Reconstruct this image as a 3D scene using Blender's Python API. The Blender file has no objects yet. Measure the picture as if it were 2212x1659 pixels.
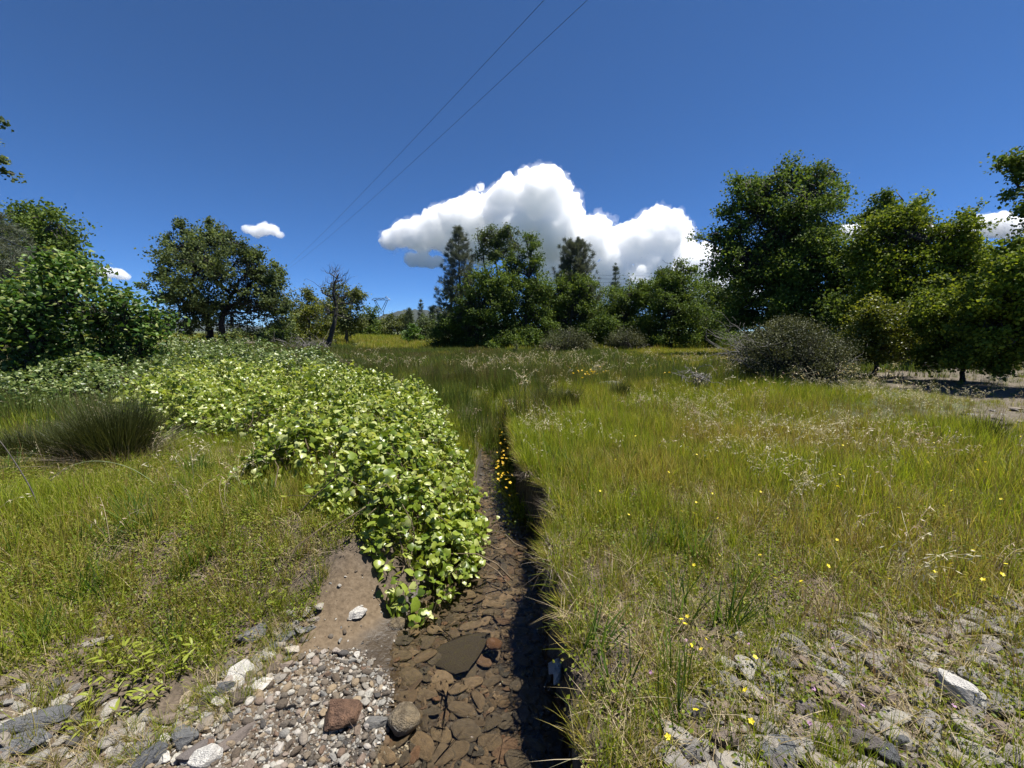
import bpy, bmesh, math, random
import numpy as np
from mathutils import Vector, Matrix, noise as mnoise

random.seed(11)
rng = np.random.default_rng(11)
R = math.radians
SC = bpy.context.scene
COL = SC.collection

# ------------------------------------------------------------------ camera
CAM_Z = 1.25            # eye above the meadow (about 1.6 m above the creek)
FPX = 864.0             # focal length for a 2212 pixel wide picture
PITCH = R(7.55)
cam_d = bpy.data.cameras.new('camera')
cam_d.sensor_fit = 'HORIZONTAL'; cam_d.sensor_width = 36.0
cam_d.lens = 36.0 * FPX / 2212.0
cam_d.clip_start = 0.05; cam_d.clip_end = 60000.0
cam = bpy.data.objects.new('camera', cam_d); COL.objects.link(cam)
cam.location = (0, 0, CAM_Z); cam.rotation_euler = (R(90) - PITCH, 0, 0)
SC.camera = cam

# ------------------------------------------------------------------ sky, sun, exposure
SUN_EL, SUN_AZ = R(69), R(80)      # azimuth clockwise from +Y (view direction)
world = bpy.data.worlds.new('World'); SC.world = world; world.use_nodes = True
wn = world.node_tree.nodes; wl = world.node_tree.links; wn.clear()
w_out = wn.new('ShaderNodeOutputWorld'); w_bg = wn.new('ShaderNodeBackground')
w_sky = wn.new('ShaderNodeTexSky'); w_sky.sky_type = 'NISHITA'; w_sky.sun_disc = False
w_sky.sun_elevation = SUN_EL; w_sky.sun_rotation = SUN_AZ
w_sky.altitude = 10000; w_sky.air_density = 2.0; w_sky.dust_density = 0.0; w_sky.ozone_density = 10.0
w_bg.inputs['Strength'].default_value = 0.06
w_hs = wn.new('ShaderNodeHueSaturation'); w_hs.inputs['Saturation'].default_value = 1.06      # clear dry mountain air
wl.new(w_sky.outputs[0], w_hs.inputs['Color']); wl.new(w_hs.outputs[0], w_bg.inputs['Color']); wl.new(w_bg.outputs[0], w_out.inputs['Surface'])

sun_d = bpy.data.lights.new('sun', 'SUN'); sun_d.energy = 4.4; sun_d.angle = R(0.53); sun_d.color = (1.0, 0.955, 0.88)
sun = bpy.data.objects.new('sun', sun_d); COL.objects.link(sun)
SUNDIR = Vector((math.sin(SUN_AZ) * math.cos(SUN_EL), math.cos(SUN_AZ) * math.cos(SUN_EL), math.sin(SUN_EL)))
sun.rotation_euler = SUNDIR.to_track_quat('Z', 'Y').to_euler()
sun.location = (30, 12, 40)

vs = SC.view_settings
vs.view_transform = 'Standard'; vs.look = 'None'; vs.gamma = 1.0; vs.use_curve_mapping = False; vs.exposure = 1.2
SC.display_settings.display_device = 'sRGB'
cy = SC.cycles
cy.max_bounces = 48; cy.diffuse_bounces = 2; cy.glossy_bounces = 3; cy.transmission_bounces = 4
cy.transparent_max_bounces = 24; cy.volume_bounces = 48
cy.caustics_reflective = False; cy.caustics_refractive = False
cy.use_denoising = True
cy.sample_clamp_indirect = 6.0

# ------------------------------------------------------------------ pixel -> place
CP, SP = math.cos(PITCH), math.sin(PITCH)
def ray(px, py):
    u = (px - 1106.0) / FPX; v = (829.5 - py) / FPX
    return np.array([u, CP + v * SP, -SP + v * CP])
def at(px, py, Y):
    d = ray(px, py); t = Y / d[1]
    return np.array([d[0] * t, Y, CAM_Z + d[2] * t])
def gr(px, py, z=0.0):
    d = ray(px, py); t = (z - CAM_Z) / d[2]
    return np.array([d[0] * t, d[1] * t, z])
def gxy(lst, z=0.0):
    return np.array([gr(a, b, z)[:2] for a, b in lst])
def pxm(Y):             # metres per picture unit at depth Y
    return Y / FPX

# ------------------------------------------------------------------ noise (numpy value noise)
_perm = np.random.default_rng(3).permutation(4096)
_vals = np.random.default_rng(4).random(4096)
def _hash(ix, iy, s):
    return _vals[(_perm[(_perm[(ix + s * 131) & 4095] + iy) & 4095])]
def vnoise(x, y, s=0):
    x = np.asarray(x, float); y = np.asarray(y, float)
    ix = np.floor(x).astype(np.int64); iy = np.floor(y).astype(np.int64)
    fx = x - ix; fy = y - iy
    fx = fx * fx * (3 - 2 * fx); fy = fy * fy * (3 - 2 * fy)
    a = _hash(ix, iy, s); b = _hash(ix + 1, iy, s); c = _hash(ix, iy + 1, s); d = _hash(ix + 1, iy + 1, s)
    return (a + (b - a) * fx) * (1 - fy) + (c + (d - c) * fx) * fy
def fbm(x, y, s=0, o=4):
    r = 0; a = 0.5; f = 1.0
    for k in range(o):
        r = r + a * vnoise(x * f, y * f, s + k * 7); a *= 0.5; f *= 2.03
    return r / (1 - 0.5 ** o)
def sstep(a, b, x):
    t = np.clip((x - a) / (b - a), 0, 1); return t * t * (3 - 2 * t)
def poly_sd(x, y, poly):          # signed distance, positive inside
    P = np.asarray(poly, float); x = np.asarray(x, float); y = np.asarray(y, float)
    n = len(P); d = np.full(x.shape, 1e9); ins = np.zeros(x.shape, bool)
    for i in range(n):
        ax, ay = P[i]; bx, by = P[(i + 1) % n]
        ex, ey = bx - ax, by - ay; wx, wy = x - ax, y - ay
        t = np.clip((wx * ex + wy * ey) / (ex * ex + ey * ey + 1e-12), 0, 1)
        d = np.minimum(d, np.hypot(wx - ex * t, wy - ey * t))
        c = ((ay > y) != (by > y)) & (x < (bx - ax) * (y - ay) / (by - ay + 1e-15) + ax)
        ins ^= c
    return np.where(ins, d, -d)

# ------------------------------------------------------------------ object helpers
def tag(o, label=None, cat=None, group=None, kind=None):
    if label: o['label'] = label
    if cat: o['category'] = cat
    if group: o['group'] = group
    if kind: o['kind'] = kind
    return o
def empty(name, loc, label=None, cat=None, group=None):
    o = bpy.data.objects.new(name, None); COL.objects.link(o); o.location = [float(c) for c in loc]
    o.empty_display_size = 0.1
    return tag(o, label, cat, group)
def mesh_np(name, V, faces, smooth=False, mats=()):
    """V (n,3); faces: list of int arrays (m,k); mats: list of (material) with optional per-block index"""
    me = bpy.data.meshes.new(name)
    V = np.ascontiguousarray(V, dtype=np.float32)
    fl = [np.asarray(f, dtype=np.int32) for f in faces if len(f)]
    nl = sum(f.size for f in fl); nf = sum(len(f) for f in fl)
    me.vertices.add(len(V)); me.vertices.foreach_set('co', V.ravel())
    me.loops.add(nl); me.polygons.add(nf)
    if nl:
        me.loops.foreach_set('vertex_index', np.concatenate([f.ravel() for f in fl]))
        tot = np.concatenate([np.full(len(f), f.shape[1], np.int32) for f in fl])
        st = np.zeros(nf, np.int32); st[1:] = np.cumsum(tot)[:-1]
        me.polygons.foreach_set('loop_start', st)
        me.polygons.foreach_set('use_smooth', np.full(nf, smooth, bool))
    for m in mats: me.materials.append(m)
    me.update(calc_edges=True)
    return me
def obj(name, me, parent=None, loc=None):
    o = bpy.data.objects.new(name, me); COL.objects.link(o)
    if parent is not None: o.parent = parent
    if loc is not None: o.location = [float(c) for c in loc]
    return o
class Acc:                         # collects triangles/quads into one mesh
    def __init__(s): s.V = []; s.T = []; s.Q = []; s.n = 0
    def add(s, V, tri=None, quad=None):
        V = np.asarray(V, float).reshape(-1, 3)
        s.V.append(V)
        if tri is not None and len(tri): s.T.append(np.asarray(tri, int) + s.n)
        if quad is not None and len(quad): s.Q.append(np.asarray(quad, int) + s.n)
        s.n += len(V)
    def mesh(s, name, mats=(), smooth=False, offset=None):
        V = np.concatenate(s.V) if s.V else np.zeros((0, 3))
        if offset is not None: V = V - np.asarray(offset)
        f = []
        if s.T: f.append(np.concatenate(s.T))
        if s.Q: f.append(np.concatenate(s.Q))
        return mesh_np(name, V, f, smooth, mats)
def unit(a):
    a = np.asarray(a, float); return a / (np.linalg.norm(a, axis=-1, keepdims=True) + 1e-12)
def rdir(n, up=0.0):
    v = rng.normal(size=(n, 3)); v[:, 2] += up; return unit(v)
def tube(acc, pts, rad, k=6):
    pts = np.asarray(pts, float); n = len(pts); rad = np.broadcast_to(np.asarray(rad, float), (n,))
    tan = np.gradient(pts, axis=0); tan = unit(tan)
    ref = np.array([0.31, 0.17, 0.93]) if abs(tan[0] @ np.array([0.31, 0.17, 0.93])) < 0.9 else np.array([1.0, 0, 0])
    s = unit(np.cross(tan, ref)); b = np.cross(tan, s)
    a = np.linspace(0, 2 * np.pi, k, endpoint=False)
    V = pts[:, None, :] + rad[:, None, None] * (np.cos(a)[None, :, None] * s[:, None, :] + np.sin(a)[None, :, None] * b[:, None, :])
    i = np.arange(n - 1)[:, None] * k; j = np.arange(k)[None, :]; j2 = (j + 1) % k
    Q = np.stack([i + j, i + j2, i + k + j2, i + k + j], -1).reshape(-1, 4)
    V = np.concatenate([V.reshape(-1, 3), pts[-1:]])
    T = np.stack([np.arange(k) + (n - 1) * k, (np.arange(k) + 1) % k + (n - 1) * k, np.full(k, n * k)], -1)
    acc.add(V, T, Q)
def bend(a, b, n=6, wob=0.08, sag=0.0):
    a = np.asarray(a, float); b = np.asarray(b, float); t = np.linspace(0, 1, n)[:, None]
    L = np.linalg.norm(b - a); p = a + (b - a) * t
    w = rng.normal(size=(n, 3)) * wob * L; w[0] = 0; w[-1] = 0
    p = p + w * np.sin(np.pi * t) ; p[:, 2] += sag * L * np.sin(np.pi * t[:, 0])
    return p

# ------------------------------------------------------------------ materials
def newmat(name):
    m = bpy.data.materials.new(name); m.use_nodes = True
    nt = m.node_tree; nt.nodes.clear(); return m, nt.nodes, nt.links
def ramp(n, cols, pos=None, interp='LINEAR'):
    r = n.new('ShaderNodeValToRGB'); e = r.color_ramp.elements; r.color_ramp.interpolation = interp
    pos = pos or [i / max(1, len(cols) - 1) for i in range(len(cols))]
    while len(e) < len(cols): e.new(0.5)
    for i, c in enumerate(cols): e[i].position = pos[i]; e[i].color = (*c, 1)
    return r
def mixc(n, l, fac, a, b, mode='MIX'):
    m = n.new('ShaderNodeMix'); m.data_type = 'RGBA'; m.blend_type = mode
    for sock, v in ((m.inputs[0], fac), (m.inputs[6], a), (m.inputs[7], b)):
        if isinstance(v, (int, float)): sock.default_value = v
        elif isinstance(v, tuple): sock.default_value = (*v, 1)
        else: l.new(v, sock)
    return m.outputs[2]
def math_(n, l, op, a, b=None, clamp=False):
    m = n.new('ShaderNodeMath'); m.operation = op; m.use_clamp = clamp
    for i, v in enumerate((a, b)):
        if v is None: continue
        if isinstance(v, (int, float)): m.inputs[i].default_value = v
        else: l.new(v, m.inputs[i])
    return m.outputs[0]
def noise_(n, l, scale, detail=4, rough=0.55, coord='Object', dist=0.0):
    tc = n.new('ShaderNodeTexCoord'); t = n.new('ShaderNodeTexNoise')
    t.inputs['Scale'].default_value = scale; t.inputs['Detail'].default_value = detail
    t.inputs['Roughness'].default_value = rough; t.inputs['Distortion'].default_value = dist
    l.new(tc.outputs[coord], t.inputs['Vector']); return t.outputs['Fac']
def leafmat(name, cols, pos=None, trans=0.3, rough=0.5, spec=0.35, tint=None, transcol=1.35):
    """leaf colour differs from leaf to leaf; part of the light passes through"""
    m, n, l = newmat(name)
    g = n.new('ShaderNodeNewGeometry'); r = ramp(n, cols, pos); l.new(g.outputs['Random Per Island'], r.inputs[0])
    c = r.outputs[0]
    if tint is not None:
        nz = noise_(n, l, tint[0], 2); rr = ramp(n, [(0.7,) * 3, (1.25, 1.2, 1.0)], [0.35, 0.65]); l.new(nz, rr.inputs[0])
        c = mixc(n, l, 1.0, c, rr.outputs[0], 'MULTIPLY')
    p = n.new('ShaderNodeBsdfPrincipled'); l.new(c, p.inputs['Base Color'])
    p.inputs['Roughness'].default_value = rough; p.inputs['Specular IOR Level'].default_value = spec
    t = n.new('ShaderNodeBsdfTranslucent'); tc = mixc(n, l, 1.0, c, (transcol, transcol * 0.95, transcol * 0.5), 'MULTIPLY'); l.new(tc, t.inputs['Color'])
    mx = n.new('ShaderNodeMixShader'); mx.inputs[0].default_value = trans
    l.new(p.outputs[0], mx.inputs[1]); l.new(t.outputs[0], mx.inputs[2])
    o = n.new('ShaderNodeOutputMaterial'); l.new(mx.outputs[0], o.inputs['Surface'])
    return m
def barkmat(name, a, b, scale=9):
    m, n, l = newmat(name)
    f = noise_(n, l, scale, 5, 0.65); r = ramp(n, [a, b], [0.35, 0.65]); l.new(f, r.inputs[0])
    p = n.new('ShaderNodeBsdfPrincipled'); l.new(r.outputs[0], p.inputs['Base Color']); p.inputs['Roughness'].default_value = 0.85
    bm = n.new('ShaderNodeBump'); bm.inputs['Strength'].default_value = 0.6; bm.inputs['Distance'].default_value = 0.02
    l.new(f, bm.inputs['Height']); l.new(bm.outputs[0], p.inputs['Normal'])
    o = n.new('ShaderNodeOutputMaterial'); l.new(p.outputs[0], o.inputs['Surface'])
    return m
def stonemat(name, cols, pos=None, rough=0.75, scale=14, vein=0.5, bump=0.5, spec=0.3):
    """stone colour varies from stone to stone (object or piece) and over each face"""
    m, n, l = newmat(name)
    oi = n.new('ShaderNodeObjectInfo'); g = n.new('ShaderNodeNewGeometry')
    rnd = math_(n, l, 'FRACT', math_(n, l, 'ADD', oi.outputs['Random'], g.outputs['Random Per Island']))
    r = ramp(n, cols, pos, 'LINEAR'); l.new(rnd, r.inputs[0])
    f = noise_(n, l, scale, 6, 0.65); f2 = noise_(n, l, scale * 6, 3, 0.6)
    rr = ramp(n, [(0.45, 0.42, 0.40), (1.0, 1.0, 1.0), (1.4, 1.34, 1.22)], [0.32, 0.5, 0.68]); l.new(f, rr.inputs[0])
    c = mixc(n, l, vein, r.outputs[0], mixc(n, l, 1.0, r.outputs[0], rr.outputs[0], 'MULTIPLY'))
    r3 = ramp(n, [(0.75,) * 3, (1.15,) * 3], [0.3, 0.7]); l.new(f2, r3.inputs[0])
    c = mixc(n, l, 0.6, c, mixc(n, l, 1.0, c, r3.outputs[0], 'MULTIPLY'))
    p = n.new('ShaderNodeBsdfPrincipled'); l.new(c, p.inputs['Base Color'])
    p.inputs['Roughness'].default_value = rough; p.inputs['Specular IOR Level'].default_value = spec
    bm = n.new('ShaderNodeBump'); bm.inputs['Strength'].default_value = bump; bm.inputs['Distance'].default_value = 0.05
    hh = math_(n, l, 'ADD', f, math_(n, l, 'MULTIPLY', f2, 0.4)); l.new(hh, bm.inputs['Height']); l.new(bm.outputs[0], p.inputs['Normal'])
    o = n.new('ShaderNodeOutputMaterial'); l.new(p.outputs[0], o.inputs['Surface'])
    return m

# ------------------------------------------------------------------ scatter (uncountable stuff only)
_protos = {}
def proto_set(name, meshes):
    c = bpy.data.collections.new(name)
    for i, me in enumerate(meshes):
        o = bpy.data.objects.new('%s_%02d' % (name, i), me); c.objects.link(o)
    return c
def scatter(name, coll, pts, rot, scl, idx, tint, label, cat, kind='stuff', parent=None):
    me = bpy.data.meshes.new(name); n = len(pts)
    me.vertices.add(n); me.vertices.foreach_set('co', np.ascontiguousarray(pts, np.float32).ravel())
    def attr(nm, ty, arr, f='value'):
        a = me.attributes.new(nm, ty, 'POINT'); a.data.foreach_set(f, np.ascontiguousarray(arr).ravel())
    attr('rot', 'FLOAT_VECTOR', np.asarray(rot, np.float32), 'vector')
    sc3 = np.asarray(scl, np.float32)
    if sc3.ndim == 1: sc3 = np.repeat(sc3[:, None], 3, 1)
    attr('scl', 'FLOAT_VECTOR', sc3, 'vector')
    attr('idx', 'INT', np.asarray(idx, np.int32)); attr('tint', 'FLOAT', np.asarray(tint, np.float32))
    me.update()
    o = obj(name, me, parent)
    ng = bpy.data.node_groups.new(name + '_nodes', 'GeometryNodeTree')
    ng.interface.new_socket('Geometry', in_out='INPUT', socket_type='NodeSocketGeometry')
    ng.interface.new_socket('Geometry', in_out='OUTPUT', socket_type='NodeSocketGeometry')
    N, L = ng.nodes, ng.links
    gi = N.new('NodeGroupInput'); go = N.new('NodeGroupOutput')
    ci = N.new('GeometryNodeCollectionInfo'); ci.inputs['Collection'].default_value = coll
    ci.inputs['Separate Children'].default_value = True; ci.inputs['Reset Children'].default_value = True
    ip = N.new('GeometryNodeInstanceOnPoints'); ip.inputs['Pick Instance'].default_value = True
    def na(nm, ty):
        k = N.new('GeometryNodeInputNamedAttribute'); k.data_type = ty; k.inputs['Name'].default_value = nm
        return [s for s in k.outputs if s.enabled and s.name == 'Attribute'][0]
    er = N.new('FunctionNodeEulerToRotation'); L.new(na('rot', 'FLOAT_VECTOR'), er.inputs[0])
    L.new(gi.outputs[0], ip.inputs['Points']); L.new(ci.outputs[0], ip.inputs['Instance'])
    L.new(er.outputs[0], ip.inputs['Rotation']); L.new(na('scl', 'FLOAT_VECTOR'), ip.inputs['Scale'])
    L.new(na('idx', 'INT'), ip.inputs['Instance Index'])
    L.new(ip.outputs[0], go.inputs[0])
    md = o.modifiers.new('scatter', 'NODES'); md.node_group = ng
    tag(o, label, cat, None, kind)
    return o
# ================================================================== THE SETTING
WL = -0.38                                      # water level
LEFT = [(800, 1659), (838, 1560), (845, 1470), (850, 1400), (880, 1330), (930, 1270), (985, 1200), (1030, 1130), (1040, 1060), (1042, 1000), (1045, 940), (1052, 900), (1060, 870)]
_l = gxy(LEFT, WL)
LY = np.concatenate([[-3.0], _l[:, 1], [12, 16, 24]]); LX = np.concatenate([[-0.65], _l[:, 0], [-0.42, -1.2, -3.4]])
RY = np.array([-3.0, 0.6, 1.0, 1.33, 1.7, 2.0, 2.2, 2.45, 2.7, 3.0, 3.3, 3.7, 4.3, 5.2, 6.5, 8.5, 10, 12, 16, 24])
RX = np.array([0.30, 0.24, 0.22, 0.22, 0.24, 0.21, 0.18, 0.25, 0.30, 0.26, 0.15, 0.08, 0.03, -0.02, -0.08, -0.16, -0.24, -0.33, -1.1, -3.3])
def creek_l(y): return np.interp(y, LY, LX) + 0.035 * (fbm(y * 3.1, 0 * y, 5) - 0.5) * 2
def creek_r(y): return np.interp(y, RY, RX) + 0.055 * (fbm(y * 4.3, 0 * y + 9, 6) - 0.5) * 2 + 0.02 * (fbm(y * 19, 0 * y + 3, 16) - 0.5) * 2
SAND = gxy([(470, 1540), (560, 1430), (640, 1340), (760, 1270), (860, 1290), (920, 1330), (890, 1440), (800, 1420), (700, 1425), (600, 1480), (470, 1560), (300, 1640), (150, 1640)], -0.28)
GRAVEL = gxy([(180, 1740), (300, 1590), (420, 1530), (560, 1465), (680, 1405), (800, 1400), (860, 1450), (870, 1560), (860, 1740)], -0.32)

def meadow(x, y):
    mead = 0.05 * (fbm(x * 0.35, y * 0.35, 1) - 0.5) * 2 + 0.02 * (fbm(x * 2.5, y * 2.5, 2) - 0.5) * 2
    mead = mead + 0.014 * (fbm(x * 9, y * 9, 3) - 0.5) * 2 * (1 - sstep(6, 14, y))
    mead = mead + 0.55 * sstep(7, 16, -x) * sstep(9, 16, y)          # road embankment on the left
    return mead + 0.25 * sstep(10, 30, x) * sstep(6, 12, y)
def height(x, y):
    x = np.asarray(x, float); y = np.asarray(y, float)
    xl, xr = creek_l(y), creek_r(y)
    fade = 1 - sstep(5.6, 9.5, y + 0.8 * (fbm(x * 2, y * 2, 17) - 0.5))                       # the channel runs out among the rushes
    mead = meadow(x, y)
    # left shore: a low gravel bar near the camera, a steeper bank under the vines
    d = xl - x
    bar = WL + 0.115 * np.clip(d, 0, None) + 0.10 * sstep(0.9, 2.2, d)
    bank = WL + 0.38 * sstep(0.0, 0.42, d)
    wbar = 1 - sstep(1.75, 2.5, y)
    left = np.minimum(bar * wbar + bank * (1 - wbar), 0.0)
    left = left + (mead) * sstep(0.1, 0.8, d)
    left = left + 0.012 * (fbm(x * 14, y * 14, 8) - 0.5) * 2 * sstep(0.0, 0.15, d)
    # right shore: cut bank, nearly vertical
    e = x - xr
    right = WL - 0.05 + (0.43 + mead) * sstep(0.10, 0.135, e)
    # bed
    w = np.clip((x - xl) / np.maximum(xr - xl, 0.02), 0, 1)
    depth = 0.015 + 0.085 * np.sin(np.pi * np.clip(w * 0.75 + 0.0, 0, 1)) * np.clip((xr - xl) / 0.4, 0.3, 1)
    bed = WL - depth + 0.02 * (fbm(x * 10, y * 10, 12) - 0.5)
    h = np.where(x < xl, left, np.where(x < xr, np.minimum(bed, WL - 0.01 * 0), right))
    h = np.where((x >= xl) & (x < xr), np.minimum(h, WL + 0.0), h)
    return h * fade + mead * (1 - fade)

def surf(x, y):                                          # what plants root in: the turf lip of the cut bank included
    x = np.asarray(x, float); y = np.asarray(y, float); h = height(x, y); e = x - creek_r(y)
    return np.where((e > 0.0) & (e < 0.16) & (y < 6.0), meadow(x, y) + 0.006, h)
def axis(dense0, dense1, step, lo, hi, g):
    a = list(np.arange(dense0, dense1, step)); s = step
    while a[-1] < hi: s *= g; a.append(a[-1] + s)
    s = step; b = [dense0]
    while b[-1] > lo: s *= g; b.append(b[-1] - s)
    return np.array(b[:0:-1] + a)
gx = axis(-1.7, 0.7, 0.021, -6000, 6000, 1.085); gy = axis(0.75, 3.0, 0.024, -60, 7000, 1.045)
GX, GY = np.meshgrid(gx, gy)
GZ = height(GX, GY)
far = sstep(60, 400, np.hypot(GX, GY)); GZ = GZ * (1 - far) - 1.0 * far
nx, ny = len(gx), len(gy)
ii = (np.arange(ny - 1)[:, None] * nx + np.arange(nx - 1)[None, :]).ravel()
GQ = np.stack([ii, ii + 1, ii + nx + 1, ii + nx], -1)

def ground_material():
    m, n, l = newmat('meadow_soil')
    def at_(nm):
        a = n.new('ShaderNodeAttribute'); a.attribute_name = nm; return a.outputs['Fac']
    f = noise_(n, l, 3.0, 6, 0.6); f2 = noise_(n, l, 45.0, 4, 0.6); f3 = noise_(n, l, 0.22, 5, 0.6)
    soil = ramp(n, [(0.035, 0.026, 0.018), (0.08, 0.06, 0.041), (0.135, 0.105, 0.075)], [0.3, 0.52, 0.75]); l.new(f2, soil.inputs[0])
    sand = ramp(n, [(0.075, 0.052, 0.029), (0.112, 0.080, 0.047), (0.145, 0.108, 0.068)], [0.3, 0.5, 0.72]); l.new(f2, sand.inputs[0])
    turf = ramp(n, [(0.035, 0.048, 0.012), (0.06, 0.075, 0.02), (0.10, 0.10, 0.035)], [0.3, 0.5, 0.72]); l.new(f3, turf.inputs[0])
    litter = ramp(n, [(0.034, 0.026, 0.017), (0.085, 0.068, 0.045), (0.19, 0.16, 0.115)], [0.35, 0.5, 0.7]); l.new(f2, litter.inputs[0])
    road = ramp(n, [(0.13, 0.105, 0.075), (0.20, 0.175, 0.14)], [0.3, 0.7]); l.new(f, road.inputs[0])
    c = mixc(n, l, at_('turf'), soil.outputs[0], turf.outputs[0])
    c = mixc(n, l, at_('sand'), c, sand.outputs[0])
    c = mixc(n, l, at_('litter'), c, litter.outputs[0])
    c = mixc(n, l, at_('road'), c, road.outputs[0])
    wet = at_('wet')
    c = mixc(n, l, wet, c, mixc(n, l, 1.0, c, (0.30, 0.28, 0.25), 'MULTIPLY'))
    p = n.new('ShaderNodeBsdfPrincipled'); l.new(c, p.inputs['Base Color'])
    rg = n.new('ShaderNodeMapRange'); l.new(wet, rg.inputs[0]); rg.inputs[3].default_value = 0.92; rg.inputs[4].default_value = 0.5; l.new(rg.outputs[0], p.inputs['Roughness'])
    bm = n.new('ShaderNodeBump'); bm.inputs['Strength'].default_value = 0.55; bm.inputs['Distance'].default_value = 0.012
    l.new(f2, bm.inputs['Height']); l.new(bm.outputs[0], p.inputs['Normal'])
    o = n.new('ShaderNodeOutputMaterial'); l.new(p.outputs[0], o.inputs['Surface'])
    return m
gme = mesh_np('ground', np.stack([GX, GY, GZ], -1).reshape(-1, 3), [GQ], True, [ground_material()])
fx, fy, fz = GX.ravel(), GY.ravel(), GZ.ravel()
LIT = gxy([(1840, 815), (1900, 840), (1990, 850), (2150, 880), (2400, 900), (2500, 790), (2200, 775), (1950, 790)])
LIT2 = gxy([(2060, 900), (2230, 870), (2500, 900), (2500, 1050), (2230, 1040), (2100, 960)])
ROAD = np.array([(-17.5, 14.5), (-12.6, 14.5), (-13.0, 20), (-20, 40), (-27, 40), (-20, 20)])
def setattr_(nm, arr):
    a = gme.attributes.new(nm, 'FLOAT', 'POINT'); a.data.foreach_set('value', np.ascontiguousarray(arr, np.float32).ravel())
sand_m = sstep(-0.10, 0.08, poly_sd(fx, fy, SAND) + 0.12 * (fbm(fx * 5, fy * 5, 21) - 0.5))
lit_m = np.maximum(sstep(-0.5, 0.5, poly_sd(fx, fy, LIT) + 1.2 * (fbm(fx * 1.3, fy * 1.3, 22) - 0.5)), 0.8 * sstep(-0.3, 0.3, poly_sd(fx, fy, LIT2) + 1.2 * (fbm(fx * 2.3, fy * 2.3, 23) - 0.5)))
road_m = sstep(-0.6, 0.4, poly_sd(fx, fy, ROAD))
setattr_('sand', sand_m); setattr_('litter', lit_m); setattr_('road', road_m)
setattr_('turf', sstep(4.5, 9, np.hypot(fx, fy)) * (1 - lit_m))
setattr_('wet', (1 - sstep(WL + 0.012, WL + 0.05, fz)) * (1 - sstep(6, 8, fy)))
ground = obj('ground', gme); tag(ground, kind='structure')

# ---- water: one sheet over the channel, clear, with a faint ripple
def water_material():
    m, n, l = newmat('creek_water')
    fr = n.new('ShaderNodeFresnel'); fr.inputs['IOR'].default_value = 1.33
    tr = n.new('ShaderNodeBsdfTransparent'); tr.inputs[0].default_value = (0.89, 0.84, 0.74, 1)
    gl = n.new('ShaderNodeBsdfGlossy'); gl.inputs['Roughness'].default_value = 0.03
    bm = n.new('ShaderNodeBump'); bm.inputs['Strength'].default_value = 0.6; bm.inputs['Distance'].default_value = 0.02
    f = noise_(n, l, 22, 3, 0.5, dist=0.8); l.new(f, bm.inputs['Height'])
    l.new(bm.outputs[0], gl.inputs['Normal']); l.new(bm.outputs[0], fr.inputs['Normal'])
    mx = n.new('ShaderNodeMixShader'); l.new(fr.outputs[0], mx.inputs[0]); l.new(tr.outputs[0], mx.inputs[1]); l.new(gl.outputs[0], mx.inputs[2])
    o = n.new('ShaderNodeOutputMaterial'); l.new(mx.outputs[0], o.inputs['Surface'])
    return m
ys = np.concatenate([np.arange(-2.5, 6.9, 0.1)]); ts = np.linspace(0, 1, 10)
WV = []
for y in ys:
    a, b = creek_l(np.array(y)) - 0.12, creek_r(np.array(y)) + 0.05
    for t in ts: WV.append((a + (b - a) * t, y, WL))
k = len(ts); ii = (np.arange(len(ys) - 1)[:, None] * k + np.arange(k - 1)[None, :]).ravel()
water = obj('creek_water', mesh_np('creek_water', np.array(WV), [np.stack([ii, ii + 1, ii + k + 1, ii + k], -1)], True, [water_material()]))
tag(water, kind='structure')

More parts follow.
